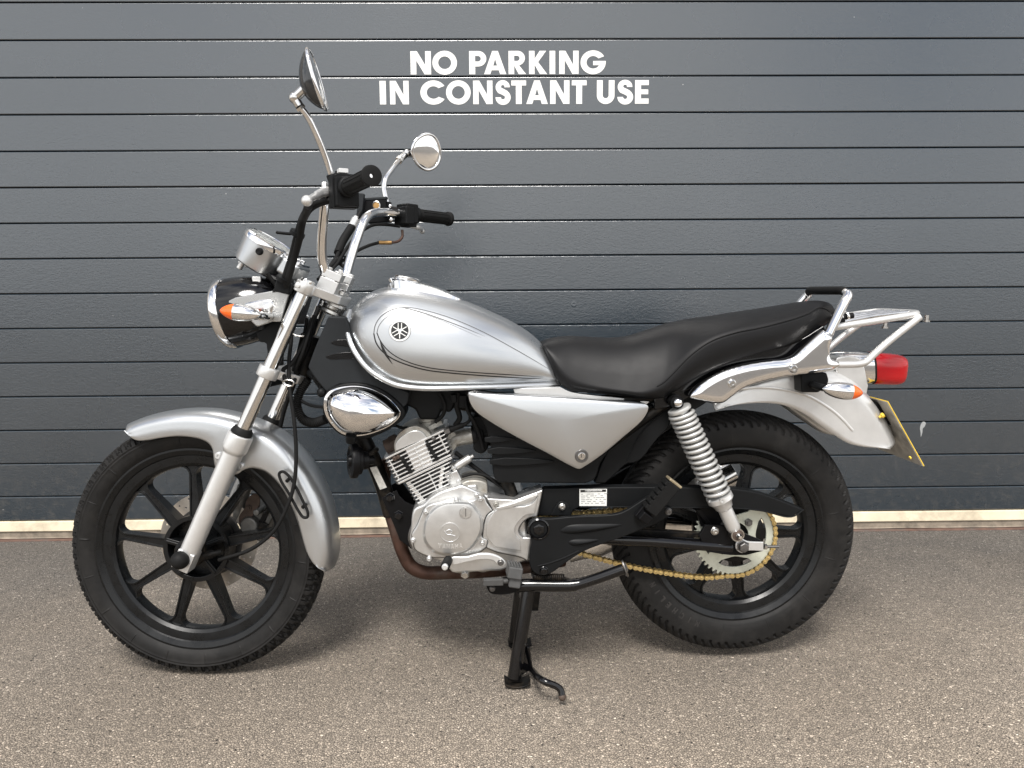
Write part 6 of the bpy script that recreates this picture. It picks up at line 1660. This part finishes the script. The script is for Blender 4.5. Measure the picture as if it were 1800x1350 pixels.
for rrow in range(6):
    x = .004
    while x < .058:
        wd = rnd.choice((.004, .006, .009)); box(bm, a+Vector((x+wd/2, -.0002, -.0125-.0044*rrow)), wd, .0005, .0009); x += wd+rnd.choice((.0015, .005, .009))
obj('label_lines', bm, M['grey_print'], cg)
# swinging arm
sa = empty('swinging_arm', parent=bike)
for sgn in (-1, 1):
    f = (lambda p: p) if sgn < 0 else (lambda p: Vector((p.x, -p.y, p.z)))
    bm = NB(); tube(bm, [f(p) for p in cr([U(950, 930, -.085), U(1060, 946, -.094), U(1150, 951, -.100), U(1285, 961.5, -.102)], 6)], .0150, 18, flat=(1.0, .92)); obj('arm_tube', bm, M['black_gloss'], sa)
    lp = [f(p) for p in UL(cr([(1229, 942, 1), (1240, 923, 1), (1284, 926), (1300, 934), (1338, 950, 1), (1345, 957, 1), (1341, 969, 1), (1312, 976, 1), (1284, 976), (1242, 970, 1)], 3, True), -.113)]
    bm = NB(); prism(bm, lp, NY*(.010*-sgn)); obj('axle_plate', bm, M['black_satin'], sa, bevel=.0015)
panel('arm_brace', [(1232, 896, 1), (1252, 923, 1), (1244, 924, 1), (1222, 896, 1)], -.080, .02, M['black_satin'], sa, bevel=.001)
panel('guard_inner', [(1222, 892, 1), (1290, 892, 1), (1288, 928, 1), (1232, 926, 1)], -.072, .006, M['black_satin'], sa, bevel=.001)
panel('arm_stop', [(1082, 937, 1), (1095, 932), (1238, 938, 1), (1240, 945, 1), (1100, 947, 1)], -.086, .02, M['black_frame'], sa, bevel=.003)
bolt(1256.5, 933.5, -.114, .0072, .006, 'steel', sa)
panel('chain_adjuster', [(1293, 960), (1296, 951.5), (1304, 947.5), (1314, 951.5), (1342.5, 953, 1), (1342.5, 969, 1), (1314, 968.5), (1305, 972.5), (1296, 968)], -.1215, .006, M['silver_satin'], sa, bevel=.0018)
bolt(1306, 960.5, -.122, .0115, .011, 'steel_dark', sa, True, 'axle_nut')
bm = NB(); lathe(bm, [(.0035, .0), (.0035, .034), (0, .034)], U(1344, 961, -.119), Vector((1, 0, -.02)), 12); obj('adjuster_rod', bm, M['steel_dark'], sa)
bm = NB(); lathe(bm, [(.0068, 0), (.0068, .006), (.005, .007)], U(1343, 961, -.119), Vector((1, 0, -.02)), 6); obj('adjuster_nut', bm, M['steel'], sa)
bm = NB(); lathe(bm, [(.010, -.12), (.010, .12)], Vector((rw_c.x, 0, rw_c.z)), NY, 16); obj('axle', bm, M['steel_dark'], sa)
# shock absorbers
def shock(sgn):
    root = empty('shock_absorber', parent=bike); f = (lambda p: p) if sgn < 0 else (lambda p: Vector((p.x, -p.y, p.z)))
    t, b = f(U(1188, 706, -.128)), f(U(1294, 938, -.128)); ax = (b-t).normalized(); L_ = (b-t).length
    def h_(px, py): return (f(U(px, py, -.128))-t).dot(ax)
    hs, he = h_(1196, 724), h_(1264, 878)
    bm = NB(); lathe(bm, [(.008, .006), (.0085, hs-.012), (.026, hs-.010), (.0275, hs-.006), (.0265, hs-.002), (.012, hs)], t, ax, 28); obj('top_cap', bm, M['spring'], root)
    bm = NB(); lathe(bm, [(.0170, hs), (.0170, he-.03), (.0145, he-.02)], t, ax, 24); obj('damper_body', bm, M['alu'], root)
    bm = NB(); lathe(bm, [(.020, he-.012), (.0300, he-.008), (.0305, he+.002), (.0225, he+.012), (.0200, he+.022), (.0180, he+.024), (.0165, he+.026), (.0165, L_-.020), (.0150, L_-.012), (.012, L_-.008)], t, ax, 28); obj('lower_body', bm, M['silver_satin'], root, sharp=30)
    u = (NY-ax*ax.y).normalized(); v = ax.cross(u); pts = []; turns = 16.4; n = 480
    for i in range(n+1):
        q = i/n; a = 2*PI*turns*q*sgn + .6; hh = hs+.002+(he-hs-.010)*(q**1.12*.999)
        # close the end coils
        pts.append(t+ax*hh+(u*math.cos(a)+v*math.sin(a))*.0262)
    bm = NB(); tube(bm, pts, .0044, 10); obj('spring', bm, M['spring'], root)
    bm = NB(); lathe(bm, [(.0085, -.013), (.0150, -.013), (.0150, .013), (.0085, .013)], t, NY, 24); obj('top_eye', bm, M['black_satin'], root)
    bm = NB(); lathe(bm, [(.0110, .0), (.0110, .004), (.0085, .010), (.004, .013), (0, .013)], t-NY*.013*-sgn, NY*sgn, 20); obj('top_nut', bm, M['chrome'], root)
    bm = NB(); lathe(bm, [(.0090, -.012), (.0155, -.012), (.0155, .012), (.0090, .012)], b, NY, 24); obj('lower_eye', bm, M['steel'], root)
    bm = NB(); lathe(bm, [(.0135, .0), (.0125, .003), (.0085, .004)], b+NY*.010*sgn, NY*sgn, 20); obj('lower_bush', bm, M['rust_iron'], root)
    bm = NB(); lathe(bm, [(.0065, -.004), (.0065, .016), (.004, .020), (0, .020)], b+NY*.010*sgn, NY*sgn, 18); obj('lower_nut', bm, M['chrome'], root)
    bm = NB(); q = f(U(1269, 880, -.158)); lathe(bm, [(.0055, -.01), (.0055, .003), (.0028, .003), (.0028, 0), (0, 0)], q, NY*sgn, 14); obj('preload_lug', bm, M['silver_satin'], root)
    return root
shock(-1); shock(1)

# ---- footrests and hangers
fh = empty('footrest_hanger', parent=bike)
FHP = [(928, 929), (931, 918), (941, 912), (970, 911.5), (1007, 908), (1078, 904.5), (1097, 899), (1131, 878), (1152, 866, 1), (1164, 872, 1), (1167, 889), (1180, 892), (1184, 900), (1176, 907), (1154, 921), (1131, 930), (1096, 944), (1060, 956.5), (1024, 971), (989, 994), (969, 1008), (956, 1012), (942, 1009), (932, 996), (931, 970), (934, 950)]
for sgn in (-1, 1):
    lp = UL(cr(FHP, 4, True), -.142); lp = lp if sgn < 0 else [Vector((p.x, -p.y, p.z)) for p in lp]
    bm = NB(); prism(bm, lp, NY*(-.014*sgn)); obj('hanger_plate', bm, M['black_plastic'], fh, bevel=.003)
for lp, c in (([(985, 934), (992, 927), (1006, 922.5), (1040, 921), (1094, 922.5), (1062, 931), (1030, 936), (1000, 938)], (1025, 929)), ([(999, 953), (1006, 949), (1020, 947), (1053, 949), (1036, 955), (1015, 958), (1004, 958)], (1020, 952))):
    q = UL(cr(lp, 4, True), -.1424); bm = NB(); dome(bm, q, U(c[0], c[1]+2, -.1424), -NY, .006, 5, 1.6, 1.2); obj('hanger_boss', bm, M['black_plastic'], fh)
bm = NB(); tube(bm, UL(cr([(945, 995), (965, 990), (990, 981), (1018, 968)], 5), -.142), .002, 8); obj('hanger_rib', bm, M['black_plastic'], fh)
bm = NB(); lathe(bm, [(.0245, -.006), (.0245, .001), (.0215, .003), (.0190, .0), (.0185, -.002)], U(947, 930, -.143), -NY, 32); lathe(bm, [(.013, -.004), (.013, .004), (.011, .005), (.0055, .005), (.0055, .002), (0, .002)], U(947, 930, -.143), -NY, 6); obj('pivot_bolt', bm, M['black_gloss'], fh, sharp=30)
bolt(956, 1003, -.1425, .0075, .005, 'black_gloss', fh); bolt(1175, 899, -.1425, .006, .003, 'steel_dark', fh)
def pillion(sgn):
    root = empty('pillion_footrest', parent=bike)
    f = (lambda p: p) if sgn < 0 else (lambda p: Vector((p.x, -p.y, p.z)))
    a, b = f(U(1141, 899, -.165)), f(U(1183, 849, -.172)); d = (b-a).normalized(); sd_ = d.cross(NY).normalized(); L_ = (b-a).length; rm = basis(d, NY, d.cross(NY))
    bm = NB(); box(bm, (a+b)/2, L_, .036, .030, rm); obj('rest_rubber', bm, M['rubber'], root, bevel=.003)
    for i in range(6):
        q = a.lerp(b, (i+.6)/6.2); up = d.cross(NY); up = up if up.z > 0 else -up
        bm = NB(); box(bm, q+up*.0165, L_/8.5, .037, .006, rm); obj('tread_block', bm, M['rubber'], root, bevel=.001)
    bm = NB(); box(bm, b+d*.003, .006, .034, .034, rm); obj('end_plate', bm, M['copper'] if False else mat('worn_brass', (.36, .30, .20), .5, .6, var=.3, vscale=60), root, bevel=.002)
    bm = NB(); box(bm, a-d*.016, .022, .030, .026, rm); box(bm, a-d*.012+NY*.012*-sgn, .034, .014, .034, rm); obj('rest_hinge', bm, M['black_satin'], root, bevel=.003)
    return root
pillion(-1); pillion(1)
def footrest(sgn):
    root = empty('rider_footrest', parent=bike)
    f = (lambda p: p) if sgn < 0 else (lambda p: Vector((p.x, -p.y, p.z)))
    c = f(U(904, 1003, -.196)); rm = Matrix.Rotation(R(10), 3, 'Y') @ Matrix.Rotation(R(8*sgn), 3, 'X')
    bm = NB(); box(bm, c, .032, .060, .026, rm)
    box(bm, c-UP*.020+NY*.020*sgn, .026, .012, .022, rm)
    obj('rest_block', bm, M['grey_rubber'], root, bevel=.0035)
    for i in range(5):
        bm = NB(); box(bm, c+UP*.0140+Vector((-.0125+.00625*i, 0, -.0011*(i-2))), .0032, .052, .005, rm); obj('rest_rib', bm, M['grey_rubber'], root, bevel=.0008)
    bm = NB(); box(bm, f(U(905, 1024, -.165)), .026, .05, .016, rm); tube(bm, [f(U(900, 1014, -.17)), f(U(905, 1018, -.10)), f(U(908, 1020, .0))], .011, 12); obj('rest_bar', bm, M['black_satin'], root, bevel=.002)
    return root
M['grey_rubber'] = mat('worn_grey_rubber', (.055, .055, .054), .65, var=.15, vscale=60, bump=(800, .2, .0005))
footrest(-1); footrest(1)
ss = empty('side_stand', parent=bike)
panel('stand_plate', [(853, 1022, 1), (890, 1016, 1), (903, 1020), (915, 1036, 1), (901, 1043), (880, 1046), (862, 1043), (856, 1034)], -.120, .012, M['black_satin'], ss, bevel=.002)
bm = NB(); box(bm, U(867, 1022.5, -.134), .046, .016, .015); lathe(bm, [(.0055, 0), (.0055, .03), (.002, .032), (.002, .05), (0, .05)], U(876, 1022, -.134), Vector((1, 0, 0)), 12); obj('stand_switch', bm, M['grey_rubber'], ss, bevel=.002)
bolt(865.5, 1035, -.1205, .0052, .004, 'steel_dark', ss)
bm = NB(); tube(bm, cr([U(912, 1029, -.125), U(940, 1028.5, -.128), U(985, 1029, -.132), U(1010, 1028, -.135), U(1045, 1018, -.140), U(1096, 1000, -.146)], 6), [.0150]*7+[.0145]*12+[.0125]*12, 18); obj('stand_leg', bm, M['black_gloss'], ss)
bm = NB(); lathe(bm, [(.018, 0), (.021, .001), (.021, .004), (.018, .005)], U(1097, 1000, -.146), (U(1097, 1000, -.146)-U(1045, 1018, -.140)).normalized(), 24, sx=.7); tube(bm, [U(1098, 990, -.150), U(1102, 1000, -.15), U(1101, 1012, -.150)], .0028, 8); obj('stand_foot', bm, M['steel_dark'], ss)
pts = []; sA, sB = U(936, 1013.5, -.128), U(991, 1015, -.132); sd_ = (sB-sA).normalized(); u = sd_.orthogonal().normalized(); v = sd_.cross(u)
for i in range(241): t = i/240; a = 2*PI*16*t; pts.append(sA.lerp(sB, t)+(u*math.cos(a)+v*math.sin(a))*.0068)
bm = NB(); tube(bm, pts, .0020, 6); tube(bm, cr([sB, U(999, 1018, -.133), U(1006, 1021, -.134), U(1013, 1020, -.134), U(1014, 1016, -.134)], 5), .0024, 8); obj('stand_spring', bm, M['black_frame'], ss)
# ---- centre stand, feet on the ground
cs = empty('centre_stand', parent=bike)
def G(px, py, z=0.0): return on_plane(px, py, UP, Vector((0, 0, z)))
nf, ff = G(903, 1196, .012), G(908, 1129, .012)
nt, ft = U(929, 1036, nf.y*.75), U(920, 1030, ff.y*.8)
bm = NB(); tube(bm, [nt, nt.lerp(nf, .97)], .0160, 16); obj('stand_leg', bm, M['black_gloss'], cs)
bm = NB(); tube(bm, [ft, ft.lerp(ff, .97)], .0215, 16); obj('stand_leg', bm, M['black_gloss'], cs)
bm = NB(); tube(bm, [nt.lerp(nf, .12), ft.lerp(ff, .12)], .014, 14); tube(bm, [nt, ft], .012, 12); obj('cross_tube', bm, M['black_gloss'], cs)
for q, s_ in ((nf, 1), (ff, 1)):
    bm = NB(); pr = []
    for i in range(9):
        a = R(-35+70*i/8); pr.append((math.sin(a)*.052, .052-math.cos(a)*.052))
    lp = [q+Vector((x+.008, -.022, z-.0105)) for x, z in pr]+[q+Vector((x+.008, -.022, z-.0055)) for x, z in pr[::-1]]
    prism(bm, lp, NY*.044); box(bm, q+Vector((.004, 0, .010)), .030, .010, .026); obj('stand_foot', bm, M['black_frame'], cs, bevel=.0015)
bm = NB(); gq = [nf.lerp(nt, .40)+Vector((.010, -.004, 0)), nf.lerp(nt, .38)+Vector((.020, -.004, 0)), G(934, 1184, .012)+UP*.010, nf.lerp(nt, .05)+Vector((.012, -.004, 0))]
prism(bm, gq, NY*.006); tube(bm, [gq[1], gq[2]], .0045, 10); sphere(bm, gq[0], .008, 10); obj('stand_gusset', bm, M['black_gloss'], cs, bevel=.001)
tp = [gq[2], G(955, 1197, .055), G(979, 1207, .042), G(985.5, 1213, .035), G(988.5, 1225, .022)]
bm = NB(); tube(bm, cr(tp, 5), .0078, 14); obj('stand_tang', bm, M['black_gloss'], cs)
bm = NB(); sphere(bm, tp[-1], .0088, 12); obj('tang_tip', bm, M['rust_iron'], cs)
bm = NB(); prism(bm, UL([(938, 1041, 1), (950, 1041, 1), (946, 1074, 1), (935, 1074, 1)], .04), NY*.004); obj('stand_bracket', bm, M['black_frame'], cs, bevel=.001)
